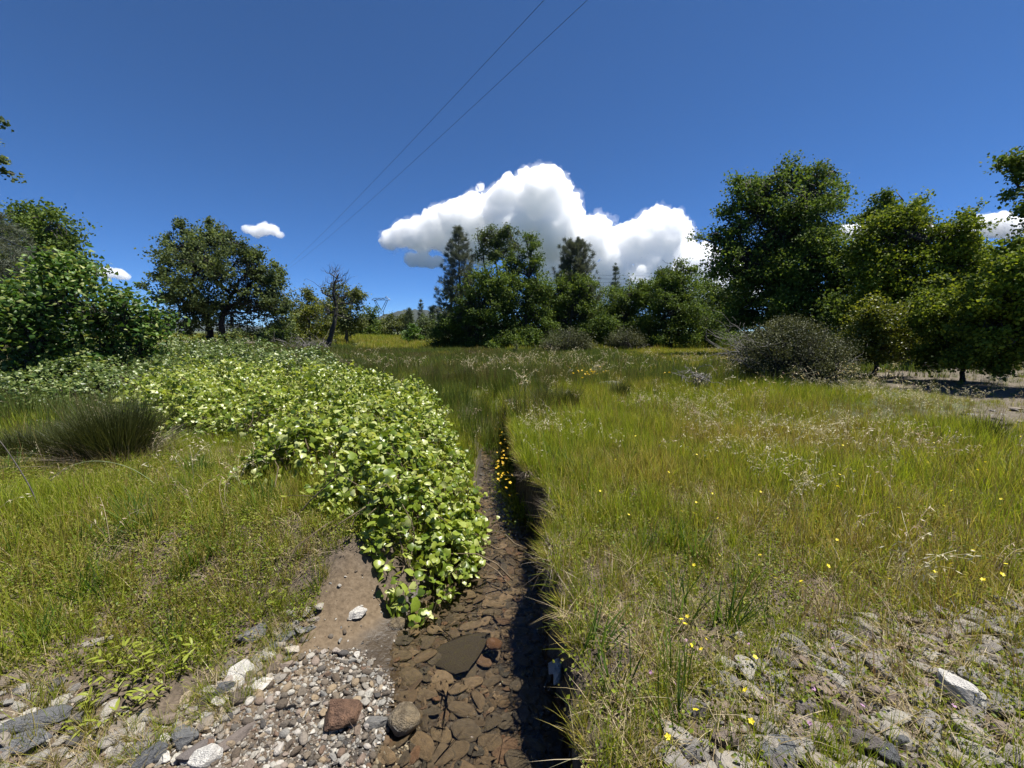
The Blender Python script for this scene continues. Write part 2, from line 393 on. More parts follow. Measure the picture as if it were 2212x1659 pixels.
# ---- the cut bank: undercut, crumbling soil with a turf lip
def bank():
    m, n, l = newmat('bank_soil'); f = noise_(n, l, 14, 6, 0.65); f2 = noise_(n, l, 70, 3, 0.6)
    r = ramp(n, [(0.018, 0.013, 0.009), (0.055, 0.040, 0.027), (0.11, 0.085, 0.06)], [0.3, 0.5, 0.75]); l.new(math_(n, l, 'ADD', math_(n, l, 'MULTIPLY', f, 0.6), math_(n, l, 'MULTIPLY', f2, 0.4)), r.inputs[0])
    p = n.new('ShaderNodeBsdfPrincipled'); l.new(r.outputs[0], p.inputs['Base Color']); p.inputs['Roughness'].default_value = 0.9
    bm = n.new('ShaderNodeBump'); bm.inputs['Strength'].default_value = 0.8; bm.inputs['Distance'].default_value = 0.02; l.new(f2, bm.inputs['Height']); l.new(bm.outputs[0], p.inputs['Normal'])
    o = n.new('ShaderNodeOutputMaterial'); l.new(p.outputs[0], o.inputs['Surface'])
    ys = np.arange(0.3, 7.2, 0.018); prof = [(0.20, 0.006), (0.14, 0.006), (0.07, 0.004), (0.02, 0.0), (-0.012, -0.02), (-0.016, -0.055), (0.004, -0.085), (0.02, -0.12), (0.03, -0.16), (0.034, -0.20), (0.03, -0.25), (0.022, -0.30), (0.012, -0.345), (0.0, -0.385), (-0.02, -0.43)]
    V = []
    for y in ys:
        xr = float(creek_r(np.array(y))); cut = 0.25 + 1.9 * max(0, float(fbm(np.array(y * 2.1), np.array(0.0), 81)) - 0.3); cut = cut + 1.2 * math.exp(-((y - 2.72) / 0.22) ** 2)
        for k, (dx, dz) in enumerate(prof):
            under = dx if k < 6 else dx * cut
            q = Vector((xr * 6 + k * 0.1, y * 11, dz * 16)); a_ = 0.0 if k < 2 else (0.45 if k < 4 else 1.0)
            nx_ = mnoise.noise(q) * 0.016 + mnoise.noise(q * 2.7) * 0.010; nz_ = mnoise.noise(q * 1.7 + Vector((9, 2, 5))) * 0.014
            x_ = xr + under + nx_ * a_; z_ = (float(meadow(np.array(xr + dx), np.array(y))) if k < 5 else 0.0) + dz + nz_ * a_
            V.append((x_, y + mnoise.noise(q * 1.3) * 0.008 * a_, z_))
    K = len(prof); ii = (np.arange(len(ys) - 1)[:, None] * K + np.arange(K - 1)[None, :]).ravel()
    o = obj('creek_bank', mesh_np('creek_bank', np.array(V), [np.stack([ii, ii + 1, ii + K + 1, ii + K], -1)], False, [m])); tag(o, kind='structure')
bank()

# ---- far hills
def hill_material(name, a, b):
    m, n, l = newmat(name); f = noise_(n, l, 0.02, 6, 0.7); r = ramp(n, [a, b], [0.35, 0.7]); l.new(f, r.inputs[0])
    p = n.new('ShaderNodeBsdfPrincipled'); l.new(r.outputs[0], p.inputs['Base Color']); p.inputs['Roughness'].default_value = 0.95
    o = n.new('ShaderNodeOutputMaterial'); l.new(p.outputs[0], o.inputs['Surface']); return m
hm = hill_material('wooded_hill', (0.010, 0.015, 0.010), (0.026, 0.033, 0.022))
def hill(name, prof, Y, depth):
    """prof: skyline in picture units; a ridge with real depth, foot on the plain"""
    px = np.array([p[0] for p in prof], float); py = np.array([p[1] for p in prof], float)
    xs = np.linspace(px[0], px[-1], 160); yy = np.interp(xs, px, py)
    k = 22; V = []
    for i in range(len(xs)):
        for j in range(k):
            t = j / (k - 1) * 2 - 1
            D = Y + t * depth
            top = at(xs[i], yy[i], Y); f = math.cos(t * math.pi / 2) ** 1.2
            z = -8 + (top[2] + 8) * f + (mnoise.noise(Vector((xs[i] * 0.11, t * 5, Y * 0.001))) * 14 + mnoise.noise(Vector((xs[i] * 0.9, t * 40, 3))) * 5) * (0.4 + 0.6 * f)
            V.append((top[0] * D / Y, D, z))
    ii = (np.arange(len(xs) - 1)[:, None] * k + np.arange(k - 1)[None, :]).ravel()
    o = obj(name, mesh_np(name, np.array(V), [np.stack([ii, ii + k, ii + k + 1, ii + 1], -1)], True, [hm])); tag(o, kind='structure'); return o
hill('hill', [(560, 712), (640, 706), (720, 703), (790, 694), (830, 680), (870, 671), (905, 669), (960, 676), (1040, 690), (1140, 706), (1250, 712)], 2600, 700)
hill('hill', [(-500, 700), (0, 690), (200, 683), (330, 689), (365, 689), (420, 692), (520, 702), (620, 711)], 5200, 1200)
hill('hill', [(2060, 640), (2120, 560), (2160, 552), (2230, 556), (2400, 540), (2700, 600), (3000, 700)], 900, 300)

# ---- the air: thin even haze over the plain, the clouds stand beyond it
def haze():
    m, n, l = newmat('thin_haze'); v = n.new('ShaderNodeVolumePrincipled'); v.inputs['Color'].default_value = (0.62, 0.80, 1.0, 1); v.inputs['Density'].default_value = 0.000024; v.inputs['Anisotropy'].default_value = 0.0
    o = n.new('ShaderNodeOutputMaterial'); l.new(v.outputs[0], o.inputs['Volume'])
    x0, x1, y0, y1, z0, z1 = -6900, 6900, -200, 8000, -12, 330
    V = np.array([(x, y, z) for z in (z0, z1) for y in (y0, y1) for x in (x0, x1)], float)
    F = np.array([(0, 2, 3, 1), (4, 5, 7, 6), (0, 1, 5, 4), (2, 6, 7, 3), (0, 4, 6, 2), (1, 3, 7, 5)])
    ho = obj('haze', mesh_np('haze', V, [F], False, [m])); tag(ho, kind='stuff')
haze()
# ================================================================== CLOUDS
def cloud_material(dens):
    m, n, l = newmat('cloud_vapour')
    v = n.new('ShaderNodeVolumeScatter'); v.inputs['Color'].default_value = (0.972, 0.976, 0.983, 1)
    v.inputs['Density'].default_value = dens; v.inputs['Anisotropy'].default_value = 0.0
    o = n.new('ShaderNodeOutputMaterial'); l.new(v.outputs[0], o.inputs['Volume'])
    return m
CLM = cloud_material(0.026 / 3); CLV = cloud_material(0.0024 / 3)
def ico(sub):
    bm = bmesh.new(); bmesh.ops.create_icosphere(bm, subdivisions=sub, radius=1.0)
    V = np.array([v.co[:] for v in bm.verts]); T = np.array([[v.index for v in f.verts] for f in bm.faces]); bm.free(); return V, T
ICO2 = ico(2); ICO1 = ico(1); ICO3 = ico(3)
def cloud(label, lobes, Y, vox, amp, seed):
    r_ = np.random.default_rng(seed); a = Acc(); m = pxm(Y); vox *= 3; amp *= 3
    for (px, py, r) in lobes:
        c = at(px, py, Y); c = c + np.array([0, r_.uniform(-0.5, 0.5) * r * m, 0])
        a.add(ICO2[0] * r * m * np.array([1, 1.1, 0.95]) + c, ICO2[1])
        for q in range(22):                                   # cauliflower knobs
            d = r_.normal(size=3); d[2] = abs(d[2]) * 0.9 + 0.1; d /= np.linalg.norm(d)
            rr = r * r_.uniform(0.09, 0.38)
            a.add(ICO1[0] * rr * m + c + d * r * m * 0.88, ICO1[1])
    for q in range(len(lobes) * 9):                          # torn shreds round the rim
        px, py, r = lobes[r_.integers(len(lobes))]; an = r_.uniform(-0.5, 3.64); rr = min(3.6, r * r_.uniform(0.05, 0.12))
        c = at(px + math.cos(an) * r * r_.uniform(0.98, 1.14), py - math.sin(an) * r * r_.uniform(0.95, 1.1), Y) + np.array([0, r_.uniform(-0.5, 0.5) * r * m, 0])
        a.add(ICO1[0] * rr * m * np.array([1.5, 1.2, 0.8]) + c, ICO1[1])
    ctr = at(np.mean([q[0] for q in lobes]), max(q[1] for q in lobes), Y)
    root = empty('cloud', ctr, label, 'cloud', 'cumulus clouds')
    for nm, mt, vx, k, grow in (('core', CLM, vox, 1.0, 0.0), ('veil', CLV, vox * 1.3, 1.9, amp * 0.10)):
        o = obj(nm, a.mesh(nm, [mt], True, ctr), root)
        rm = o.modifiers.new('skin', 'REMESH'); rm.mode = 'VOXEL'; rm.voxel_size = vx; rm.use_smooth_shade = True
        for q, (s, st) in enumerate(((amp * 2.2, amp * k), (amp * 0.8, amp * 0.5 * k), (amp * 0.33, amp * 0.34 * k), (amp * 0.14, amp * 0.17 * k))):
            t = bpy.data.textures.new('billow', 'CLOUDS'); t.noise_scale = s * (1.0 if nm == 'core' else 0.8); t.noise_depth = 2
            d = o.modifiers.new('billow', 'DISPLACE'); d.texture = t; d.strength = st; d.mid_level = 0.5 - (grow / st if q == 0 and st else 0); d.texture_coords = 'LOCAL'
    return root
D = 9000
cloud('largest white cumulus bank, piled high behind the pines and oaks',
      [(840, 522, 20), (868, 510, 26), (905, 512, 36), (950, 500, 42), (1000, 488, 50), (1050, 470, 56), (1100, 455, 55), (1140, 425, 45), (1180, 405, 36), (1205, 415, 30), (1165, 450, 65), (1215, 455, 40), (1230, 475, 34), (1110, 505, 62), (1040, 525, 50), (1190, 510, 62), (985, 530, 34),
       (1255, 495, 30), (1285, 495, 30), (1275, 530, 44), (1330, 530, 42), (1370, 525, 42), (1400, 490, 30), (1418, 470, 26), (1440, 495, 34), (1475, 505, 28), (1420, 530, 48), (1470, 545, 40), (1510, 570, 40), (1240, 560, 44), (1320, 580, 46), (1400, 590, 48), (1470, 595, 46), (1540, 600, 40), (1200, 575, 40), (1590, 590, 30), (1230, 600, 40), (1300, 615, 44), (1370, 625, 46), (1450, 630, 46), (1530, 635, 40), (1600, 630, 36), (1170, 545, 40)], D, 8.6, 66, 1)
cloud('small white cloud hanging below the tip of the largest cloud', [(890, 562, 16), (912, 560, 18), (930, 568, 14), (948, 566, 12)], D, 8, 22, 2)
cloud('small lone white cloud between the left oak and the wires', [(535, 496, 9), (552, 500, 13), (572, 496, 14), (590, 497, 12), (605, 508, 8)], D, 6, 20, 3)
cloud('small white cloud low above the broad-leaved thicket', [(216, 592, 9), (236, 590, 13), (254, 592, 13), (270, 598, 8)], D, 6, 16, 4)
cloud('low white cloud behind the oaks by the right edge', [(1842, 500, 20), (1875, 498, 22), (2085, 500, 20), (2115, 488, 22), (2150, 490, 26), (2190, 490, 26), (2230, 492, 26), (2040, 505, 20), (1990, 508, 24), (1930, 508, 24)], D, 10, 26, 5)
cloud('faint shred of cloud beside the top right of the left oak', [(575, 592, 6), (588, 594, 6), (600, 596, 4)], D, 4, 10, 6)
# ================================================================== TREES
BARK = barkmat('grey_bark', (0.035, 0.03, 0.026), (0.12, 0.105, 0.09))
BARKD = barkmat('dark_bark', (0.012, 0.011, 0.010), (0.045, 0.04, 0.035))
DEAD = barkmat('bleached_wood', (0.08, 0.073, 0.066), (0.22, 0.205, 0.19), 14)
M_OAK = leafmat('oak_leaves', [(0.046, 0.082, 0.019), (0.089, 0.145, 0.033), (0.161, 0.217, 0.049)], [0, 0.55, 1], 0.34, 0.62, 0.18, (0.5,))
M_BLUEOAK = leafmat('blue_oak_leaves', [(0.054, 0.082, 0.036), (0.095, 0.135, 0.053), (0.162, 0.200, 0.075)], [0, 0.55, 1], 0.34, 0.62, 0.18, (0.6,))
M_PALEOAK = leafmat('pale_oak_leaves', [(0.059, 0.079, 0.032), (0.113, 0.145, 0.050), (0.179, 0.204, 0.068)], None, 0.3, 0.5, 0.3, (0.6,))
M_YELLOW = leafmat('yellow_green_leaves', [(0.065, 0.091, 0.013), (0.130, 0.163, 0.021), (0.247, 0.260, 0.033)], None, 0.35, 0.4, 0.4, (0.8,))
M_RIGHT = leafmat('live_oak_leaves', [(0.054, 0.092, 0.014), (0.122, 0.176, 0.021), (0.270, 0.318, 0.039)], [0, 0.6, 1], 0.34, 0.62, 0.18, (0.6,))
M_PINE = leafmat('grey_pine_needles', [(0.062, 0.077, 0.056), (0.106, 0.125, 0.088), (0.150, 0.163, 0.112)], None, 0.2, 0.55, 0.25)
M_PINED = leafmat('pine_needles', [(0.033, 0.052, 0.023), (0.058, 0.085, 0.036), (0.098, 0.111, 0.052)], None, 0.2, 0.55, 0.25)
M_BRUSH = leafmat('chaparral_leaves', [(0.042, 0.051, 0.022), (0.078, 0.090, 0.040), (0.129, 0.137, 0.065)], None, 0.2, 0.55, 0.25, (1.2,))
M_BRIGHT = leafmat('fresh_green_leaves', [(0.04, 0.085, 0.012), (0.075, 0.15, 0.02), (0.12, 0.2, 0.03)], None, 0.35, 0.45, 0.35)
M_BIGLEAF = leafmat('broad_glossy_leaves', [(0.026, 0.066, 0.012), (0.054, 0.120, 0.019), (0.132, 0.198, 0.042), (0.288, 0.324, 0.120)], [0, 0.4, 0.8, 1], 0.3, 0.45, 0.25, (0.9,))

def leaves(acc, C, size, w=0.42, up=0.6, droop=0.0):
    """one folded diamond per leaf at every point of C"""
    n = len(C); d = rdir(n, -droop); nn = rdir(n, up); s = unit(np.cross(d, nn))
    nn = unit(np.cross(s, d))
    sz = size * rng.uniform(0.6, 1.35, n)[:, None]
    a = C - d * sz * 0.5; b = C + s * sz * w + nn * sz * 0.12; c = C + d * sz * 0.5; e = C - s * sz * w + nn * sz * 0.12
    V = np.stack([a, b, c, e], 1).reshape(-1, 3); i = np.arange(n) * 4
    acc.add(V, None, np.stack([i, i + 1, i + 2, i + 3], -1))
def needles(acc, C, D, per, L, wid):
    """per needles fanning round each tip C along D"""
    n = len(C); d = np.repeat(D, per, 0) * 0.75 + rng.normal(size=(n * per, 3)) * 0.55; d = unit(d)
    c = np.repeat(C, per, 0) + rng.normal(size=(n * per, 3)) * L * 0.18
    s = unit(np.cross(d, rng.normal(size=d.shape))) * wid
    l = L * rng.uniform(0.6, 1.2, (n * per, 1))
    V = np.stack([c - s, c + s, c + d * l], 1).reshape(-1, 3); i = np.arange(n * per) * 3
    acc.add(V, np.stack([i, i + 1, i + 2], -1))
def crown_points(lobes, nclump, shell=0.55, flat=0.0):
    """lobes: (centre, radii) in metres -> clump centres, biased outward"""
    w = np.array([r[0] * r[2] for c, r in lobes]); w = w / w.sum(); out = []; own = []
    for i, (c, r) in enumerate(lobes):
        k = max(2, int(round(nclump * w[i]))); nb = max(2, k // 6)          # boughs fan out of the lobe, clumps string along them
        bd = rdir(nb, 0.2); bl = rng.uniform(0.72, 1.14, nb); j = rng.integers(0, nb, k)
        t = 0.25 + 0.75 * rng.random(k) ** shell
        out.append(np.asarray(c) + (bd[j] * (bl[j] * t)[:, None] + rng.normal(size=(k, 3)) * 0.11) * np.asarray(r)); own += [i] * k
    return np.concatenate(out), np.array(own)
def tree(name, label, cat, base_px, Y, lobes_px, leaf=0.09, nleaf=16000, per=26, sig=0.2, mat=None, bark=None, trunk_r=0.16, fork=0.35, group=None,
         stems=1, twigs=0.5, lean=0.0, base_z=None, shell=0.5, depthk=0.85, sprigs=(), up=0.5, trunk_top=None, twig_r=0.012):
    """a broad-leaved tree; lobes_px: (px, py, rx, ry[, depth offset m]) in picture units at depth Y"""
    m = pxm(Y); bx = at(base_px, 720, Y)[0]; bz = float(height(bx, Y)) if base_z is None else base_z
    base = np.array([bx, Y, bz - 0.05])
    lobes = []
    for q in lobes_px:
        c = at(q[0], q[1], Y); dy = q[4] if len(q) > 4 else rng.uniform(-0.5, 0.5) * q[2] * m
        c[1] += dy; lobes.append((c, np.array([q[2] * m, max(q[2], q[3]) * m * depthk * 0.8, q[3] * m]) * 1.12))
    nleaf = int(nleaf * 1.38); leaf = leaf * 1.1
    root = empty(name, base, label, cat, group)
    P, own = crown_points(lobes, max(8, nleaf // per), shell)
    P = P[P[:, 2] > bz + 0.12]; own = own[:len(P)] if len(own) == len(P) else None
    A = Acc(); L = (np.repeat(P, per, 0) + rng.normal(size=(len(P) * per, 3)) * np.repeat(rng.uniform(0.55, 1.25, len(P)), per)[:, None] * sig * np.array([1, 1, 0.75]))
    L = L[L[:, 2] > bz + 0.06]
    leaves(A, L, leaf, up=up)
    B = Acc()
    zt = max(c[2] + r[2] * 0.4 for c, r in lobes); cx = np.mean([c[0] for c, r in lobes]); cyy = np.mean([c[1] for c, r in lobes])
    nodes = []
    for s in range(stems):
        off = np.array([(s - (stems - 1) / 2) * trunk_r * 4.0, rng.uniform(-0.2, 0.2), 0]) if stems > 1 else np.zeros(3)
        b0 = base + off; f0 = np.array([bx + (cx - bx) * 0.35 + off[0] * 1.5 + lean, (base[1] + cyy) / 2, bz + (zt - bz) * fork])
        tr = bend(b0, f0, 7, 0.03); rr = np.linspace(trunk_r, trunk_r * 0.7, 7); rr[0] *= 1.35
        tube(B, tr, rr, 8)
        top = np.array([cx + off[0] * 2.5, cyy, zt]) if trunk_top is None else np.array(trunk_top)
        up_ = bend(f0, top, 7, 0.06); tube(B, up_, np.linspace(trunk_r * 0.7, trunk_r * 0.1, 7), 6)
        nodes += [tr[-1], tr[-2]] + list(up_[1:5])
    nodes = np.array(nodes)
    for c, r in lobes:                                  # a limb into every lobe, branchlets to its clumps
        below = nodes[nodes[:, 2] < c[2] + 0.1]
        src = below if len(below) else nodes
        n0 = src[np.argmin(np.linalg.norm(src - c, axis=1) + rng.uniform(0, 0.4, len(src)))]
        li = bend(n0, c + np.array([0, 0, r[2] * 0.3]), 7, 0.07, 0.06); tube(B, li, np.linspace(trunk_r * 0.42, trunk_r * 0.10, 7), 5)
        near = P[(np.abs((P - c) / r) < 1.05).all(1)]
        k = int(len(near) * twigs * 0.42)
        if k:
            for q in near[rng.choice(len(near), k, replace=False)]:
                s0 = li[rng.integers(2, 7)]
                tube(B, bend(s0, q, 4, 0.10, 0.04), np.linspace(trunk_r * 0.12, twig_r * 0.5, 4), 3)
    for (px, py, qx, qy) in sprigs:                     # bare twigs that stand clear of the leaves
        tube(B, bend(at(px, py, Y), at(qx, qy, Y) + np.array([0, rng.uniform(-0.2, 0.2), 0]), 5, 0.08), np.linspace(twig_r * 1.6, twig_r * 0.5, 5), 3)
    bo = obj('trunk', B.mesh('trunk', [bark or BARK], True, base), root)
    co = obj('crown', A.mesh('crown', [mat or M_OAK], False, base), root); tag(co, kind='stuff')
    return root
def pine(name, label, base_px, top_px, top_py, Y, width_px, n_whorl=20, airy=0.7, mat=None, group=None, droop=-0.05, needle=0.2, per=26, low=0.14, rounded=0.0, bark=None, wid=0.007):
    m = pxm(Y); bx = at(base_px, 720, Y)[0]; bz = float(height(bx, Y)); base = np.array([bx, Y, bz - 0.05]); top = at(top_px, top_py, Y)
    H = top[2] - bz; W = width_px * m / 2; root = empty(name, base, label, 'pine tree', group)
    B = Acc(); tr = bend(base, top, 12, 0.006); tube(B, tr, np.linspace(H * 0.018, 0.015, 12), 7)
    C = []; D = []
    for i in range(n_whorl):
        t = low + (1 - low) * (i + rng.uniform(-0.3, 0.3)) / n_whorl; t = min(max(t, low), 0.985)
        k = rng.integers(4, 7); a0 = rng.uniform(0, 6.28)
        prof = (1 - t) ** (0.72 if not rounded else 0.42) * (0.65 + 0.35 * min(1, (t - low) / 0.2 + 0.3))
        for j in range(k):
            a = a0 + j * 6.283 / k + rng.uniform(-0.3, 0.3); Lb = W * prof * rng.uniform(0.65, 1.12) + 0.08
            p0 = base + (top - base) * t; rise = 0.35 + 0.9 * rounded + 0.5 * t
            d = np.array([math.cos(a), math.sin(a), rise * 0.6]);
            e = p0 + np.array([math.cos(a) * Lb, math.sin(a) * Lb, Lb * rise * 0.75])
            pts = bend(p0, e, 6, 0.04, -0.08); tube(B, pts, np.linspace(0.012 + 0.014 * (1 - t) * H / 8, 0.005, 6), 4)
            nt = max(3, int(Lb * 5.5 * airy + 2))
            u = rng.uniform(0.3, 1.0, nt); idx = np.clip((u * 5), 0, 4.999); i0 = idx.astype(int); f = (idx - i0)[:, None]
            q = pts[i0] * (1 - f) + pts[i0 + 1] * f; sd = np.array([-math.sin(a), math.cos(a), 0]) * rng.uniform(-1, 1, nt)[:, None] * Lb * 0.32 * (1.1 - u[:, None] * 0.5)
            qq = q + sd + np.array([0, 0, 1]) * rng.uniform(0, 0.14, nt)[:, None]
            C.append(qq); D.append(unit(np.tile([math.cos(a) * 0.6, math.sin(a) * 0.6, 0.6], (nt, 1)) + rng.normal(size=(nt, 3)) * 0.3))
            for z in range(0, nt, 3): tube(B, np.stack([q[z], qq[z]]), [0.006, 0.004], 3)
    C = np.concatenate(C); D = np.concatenate(D); A = Acc(); needles(A, C, D, per, needle, wid)
    A2 = np.concatenate([tr[-1:]] * 3); needles(A, A2, np.tile([0, 0, 1.0], (3, 1)), per, needle, wid)
    obj('trunk', B.mesh('trunk', [bark or BARKD], True, base), root)
    tag(obj('crown', A.mesh('crown', [mat or M_PINE], False, base), root), kind='stuff')
    return root
def brush(name, label, cat, base_px, Y, lobes_px, leaf=0.02, nleaf=9000, ntwig=500, mat=None, group=None, bare=(), twigmat=None, sig=0.08, per=12, twr=0.006, base_py=None):
    """a twiggy shrub: many thin stems from the foot, small leaves, bare dead stems at the side"""
    m = pxm(Y); bx = at(base_px, 720, Y)[0]; bz = float(height(bx, Y)); base = np.array([bx, Y, bz])
    root = empty(name, base, label, cat, group); lobes = []
    for q in lobes_px:
        c = at(q[0], q[1], Y); c[1] += q[4] if len(q) > 4 else 0; lobes.append((c, np.array([q[2] * m, q[2] * m * 0.8, q[3] * m])))
    P, _ = crown_points(lobes, nleaf // per, 0.6); P = P[P[:, 2] > bz + 0.05]
    A = Acc(); L = np.repeat(P, per, 0) + rng.normal(size=(len(P) * per, 3)) * sig; L = L[L[:, 2] > bz + 0.02]; leaves(A, L, leaf, 0.35, 0.4)
    B = Acc()
    T, own = crown_points(lobes, ntwig, 0.4)
    for q in T:
        if q[2] < bz + 0.03: continue
        f = base + np.array([rng.normal() * 0.25 * lobes[0][1][0], rng.normal() * 0.25 * lobes[0][1][0], 0]); f[0] += (q[0] - bx) * 0.45; f[1] += (q[1] - Y) * 0.45; f[2] = bz
        tube(B, bend(f, q, 6, 0.09, 0.05), np.linspace(twr * 2, twr * 0.6, 6), 3)
    ch = obj('stem', B.mesh('stem', [twigmat or BARKD], True, base), root); tag(ch, kind='stuff')
    tag(obj('crown', A.mesh('crown', [mat or M_BRUSH], False, base), root), kind='stuff')
    if len(bare):
        D_ = Acc()
        for (px, py, qx, qy, n) in bare:
            for k in range(n):
                a = at(px + rng.normal() * 10, py + rng.normal() * 6, Y - 0.1 + rng.normal() * 0.15); b = at(qx + rng.normal() * 16, qy + rng.normal() * 14, Y - 0.3 + rng.normal() * 0.35)
                p = bend(a, b, 7, 0.07); tube(D_, p, np.linspace(twr * 1.6, twr * 0.5, 7), 4)
                for z in range(4):
                    s0 = p[rng.integers(2, 7)]; tube(D_, bend(s0, s0 + (b - a) * 0.25 + rng.normal(size=3) * 0.16 * np.linalg.norm(b - a), 4, 0.1), np.linspace(twr, twr * 0.4, 4), 3)
        tag(obj('dead_stem', D_.mesh('dead_stem', [DEAD], True, base), root), label='bleached bare dead stems', kind='stuff')
    return root

# ---- left of the picture
tree('oak_tree', 'tall dark oak with rounded crown behind the broad-leaved thicket', 'oak tree', 60, 17,
     [(-60, 520, 60, 50), (40, 500, 45, 48), (95, 478, 42, 34), (150, 500, 42, 36), (130, 560, 60, 50), (60, 580, 70, 60), (170, 575, 40, 40), (190, 610, 40, 40), (-30, 600, 70, 70)], 0.10, 15000, 26, 0.22, M_OAK, BARK, 0.2, 0.3)
pine('pine_tree', 'soft grey pine at the left edge below the dark oak', -10, -20, 470, 12.5, 330, 17, 0.75, M_PINE, 'grey pines', needle=0.26, per=34)
tree('oak_tree', 'oak mostly beyond the left edge, two leafy branch tips reaching into the sky', 'oak tree', -330, 11,
     [(-300, 350, 120, 90), (-180, 300, 80, 50), (-230, 420, 90, 70), (-110, 320, 55, 26), (-60, 350, 30, 16), (-15, 352, 26, 12), (20, 376, 20, 7), (-40, 275, 30, 10), (-8, 262, 20, 7), (-10, 300, 12, 5)], 0.08, 7000, 22, 0.10, M_BLUEOAK, BARK, 0.2, 0.4)
tree('oak_tree', 'grey-green oak with two dark trunks behind the vines, twigs spiking its top', 'oak tree', 466, 22,
     [(470, 600, 85, 75), (440, 540, 55, 50), (395, 560, 45, 42), (375, 615, 40, 26), (380, 650, 42, 22), (420, 690, 60, 42), (500, 680, 70, 52), (540, 600, 52, 55), (575, 615, 30, 34), (585, 670, 40, 34), (610, 700, 28, 40), (520, 540, 36, 34), (560, 560, 26, 22), (455, 498, 13, 24), (382, 500, 14, 26), (410, 520, 26, 22), (345, 598, 16, 7), (350, 645, 18, 8), (358, 570, 14, 8), (478, 515, 18, 18), (590, 570, 12, 12), (450, 740, 60, 18), (540, 735, 60, 24), (368, 508, 9, 14)],
     0.098, 28000, 24, 0.14, M_BLUEOAK, BARKD, 0.17, 0.3, None, 2, 0.6, twig_r=0.012)
tree('oak_tree', 'pale thin oak peeping out behind the grey-green oak', 'oak tree', 625, 30, [(610, 640, 26, 30), (630, 670, 22, 26), (600, 690, 30, 30), (640, 700, 24, 26)], 0.11, 3500, 18, 0.16, M_PALEOAK, BARK, 0.12, 0.35)
tree('oak_tree', 'pale oak just left of the leaning bare tree', 'oak tree', 672, 31, [(660, 650, 20, 24), (678, 660, 24, 26), (650, 680, 24, 24), (690, 690, 34, 26), (640, 710, 36, 22)], 0.11, 4500, 18, 0.17, M_PALEOAK, BARK, 0.12, 0.4)
tree('oak_tree', 'olive oak behind the leaning bare tree, rounded top', 'oak tree', 748, 29, [(725, 640, 22, 24), (752, 640, 26, 24), (772, 645, 18, 20), (740, 675, 36, 26), (765, 690, 26, 26), (715, 690, 30, 26), (740, 715, 40, 18)], 0.11, 7500, 20, 0.17, M_PALEOAK, BARK, 0.14, 0.35)
tree('bushy_tree', 'yellow-green leafy bush behind the heap of grey branches', 'bush', 668, 25, [(655, 690, 30, 24), (690, 675, 26, 26), (630, 710, 28, 22), (665, 725, 45, 22), (705, 720, 30, 24)], 0.09, 5000, 18, 0.14, M_YELLOW, BARK, 0.08, 0.3)
tree('bushy_tree', 'dark low bush at the right foot of the grey-green oak', 'bush', 590, 23.5, [(575, 735, 38, 22), (615, 730, 34, 22), (600, 745, 50, 14)], 0.09, 4000, 18, 0.12, M_OAK, BARK, 0.06, 0.3)

# leaning bare tree
def bare_tree():
    Y = 22.0; base = at(706, 772, Y); base[2] = float(height(base[0], Y)) - 0.05
    root = empty('bare_tree', base, 'leaning nearly bare dark tree beside the heap of grey branches', 'bare tree')
    B = Acc(); path = np.array([base, at(712, 735, Y), at(722, 700, Y), at(727, 665, Y + 0.2), at(720, 635, Y), at(722, 612, Y), at(733, 590, Y - 0.1)])
    tt = np.linspace(0, 6, 25); p = np.stack([np.interp(tt, np.arange(7), path[:, i]) for i in range(3)], 1)
    tube(B, p, np.linspace(0.16, 0.02, 25), 7)
    ends = [(718, 590), (741, 596), (704, 608), (698, 632), (693, 655), (700, 680), (750, 640), (760, 660), (742, 612), (690, 690), (758, 690), (688, 618), (728, 585), (746, 605), (706, 590)]
    for i, (x, y) in enumerate(ends):
        k = int(np.clip(8 + (700 - y) / 110 * 14 + rng.integers(-3, 3), 6, 22)); e = at(x, y, Y + rng.uniform(-0.8, 0.8))
        q = bend(p[k], e, 6, 0.08, 0.05); tube(B, q, np.linspace(0.04, 0.008, 6), 4)
        for z in range(7):
            s0 = q[rng.integers(2, 6)]; tube(B, bend(s0, s0 + np.array([rng.normal() * 0.35, rng.normal() * 0.3, 0.15 + rng.random() * 0.45]), 4, 0.1), np.linspace(0.012, 0.004, 4), 3)
    obj('trunk', B.mesh('trunk', [BARKD], True, base), root)
    A = Acc(); C = np.concatenate([at(x, y, Y) + rng.normal(size=(60, 3)) * 0.28 for x, y in ((742, 660), (735, 690), (700, 690), (750, 690))]); leaves(A, C, 0.08)
    tag(obj('crown', A.mesh('crown', [M_PALEOAK], False, base), root), kind='stuff')
bare_tree()
def branch_heap():
    Y = 20.5; base = at(665, 768, Y); base[2] = float(height(base[0], Y)); root = empty('branch_heap', base, 'heap of tangled grey dead branches at the foot of the bare tree', 'brush pile')
    m = pxm(Y)
    for k in range(46):
        B = Acc(); c = base + np.array([rng.normal() * 24 * m, rng.normal() * 0.7, abs(rng.normal()) * 9 * m])
        d = rdir(1, 0.1)[0]; d[2] = abs(d[2]) * 0.7; Ls = rng.uniform(0.5, 1.2)
        p = bend(c - d * Ls / 2, c + d * Ls / 2, 7, 0.12, 0.15); p[:, 2] = np.maximum(p[:, 2], base[2] + 0.01); tube(B, p, np.linspace(0.022, 0.006, 7), 4)
        for z in range(3):
            s0 = p[rng.integers(2, 6)]; tube(B, bend(s0, s0 + rng.normal(size=3) * 0.3 + np.array([0, 0, 0.15]), 4, 0.1), np.linspace(0.009, 0.003, 4), 3)
        obj('branch', B.mesh('branch', [DEAD], True, base), root)
branch_heap()

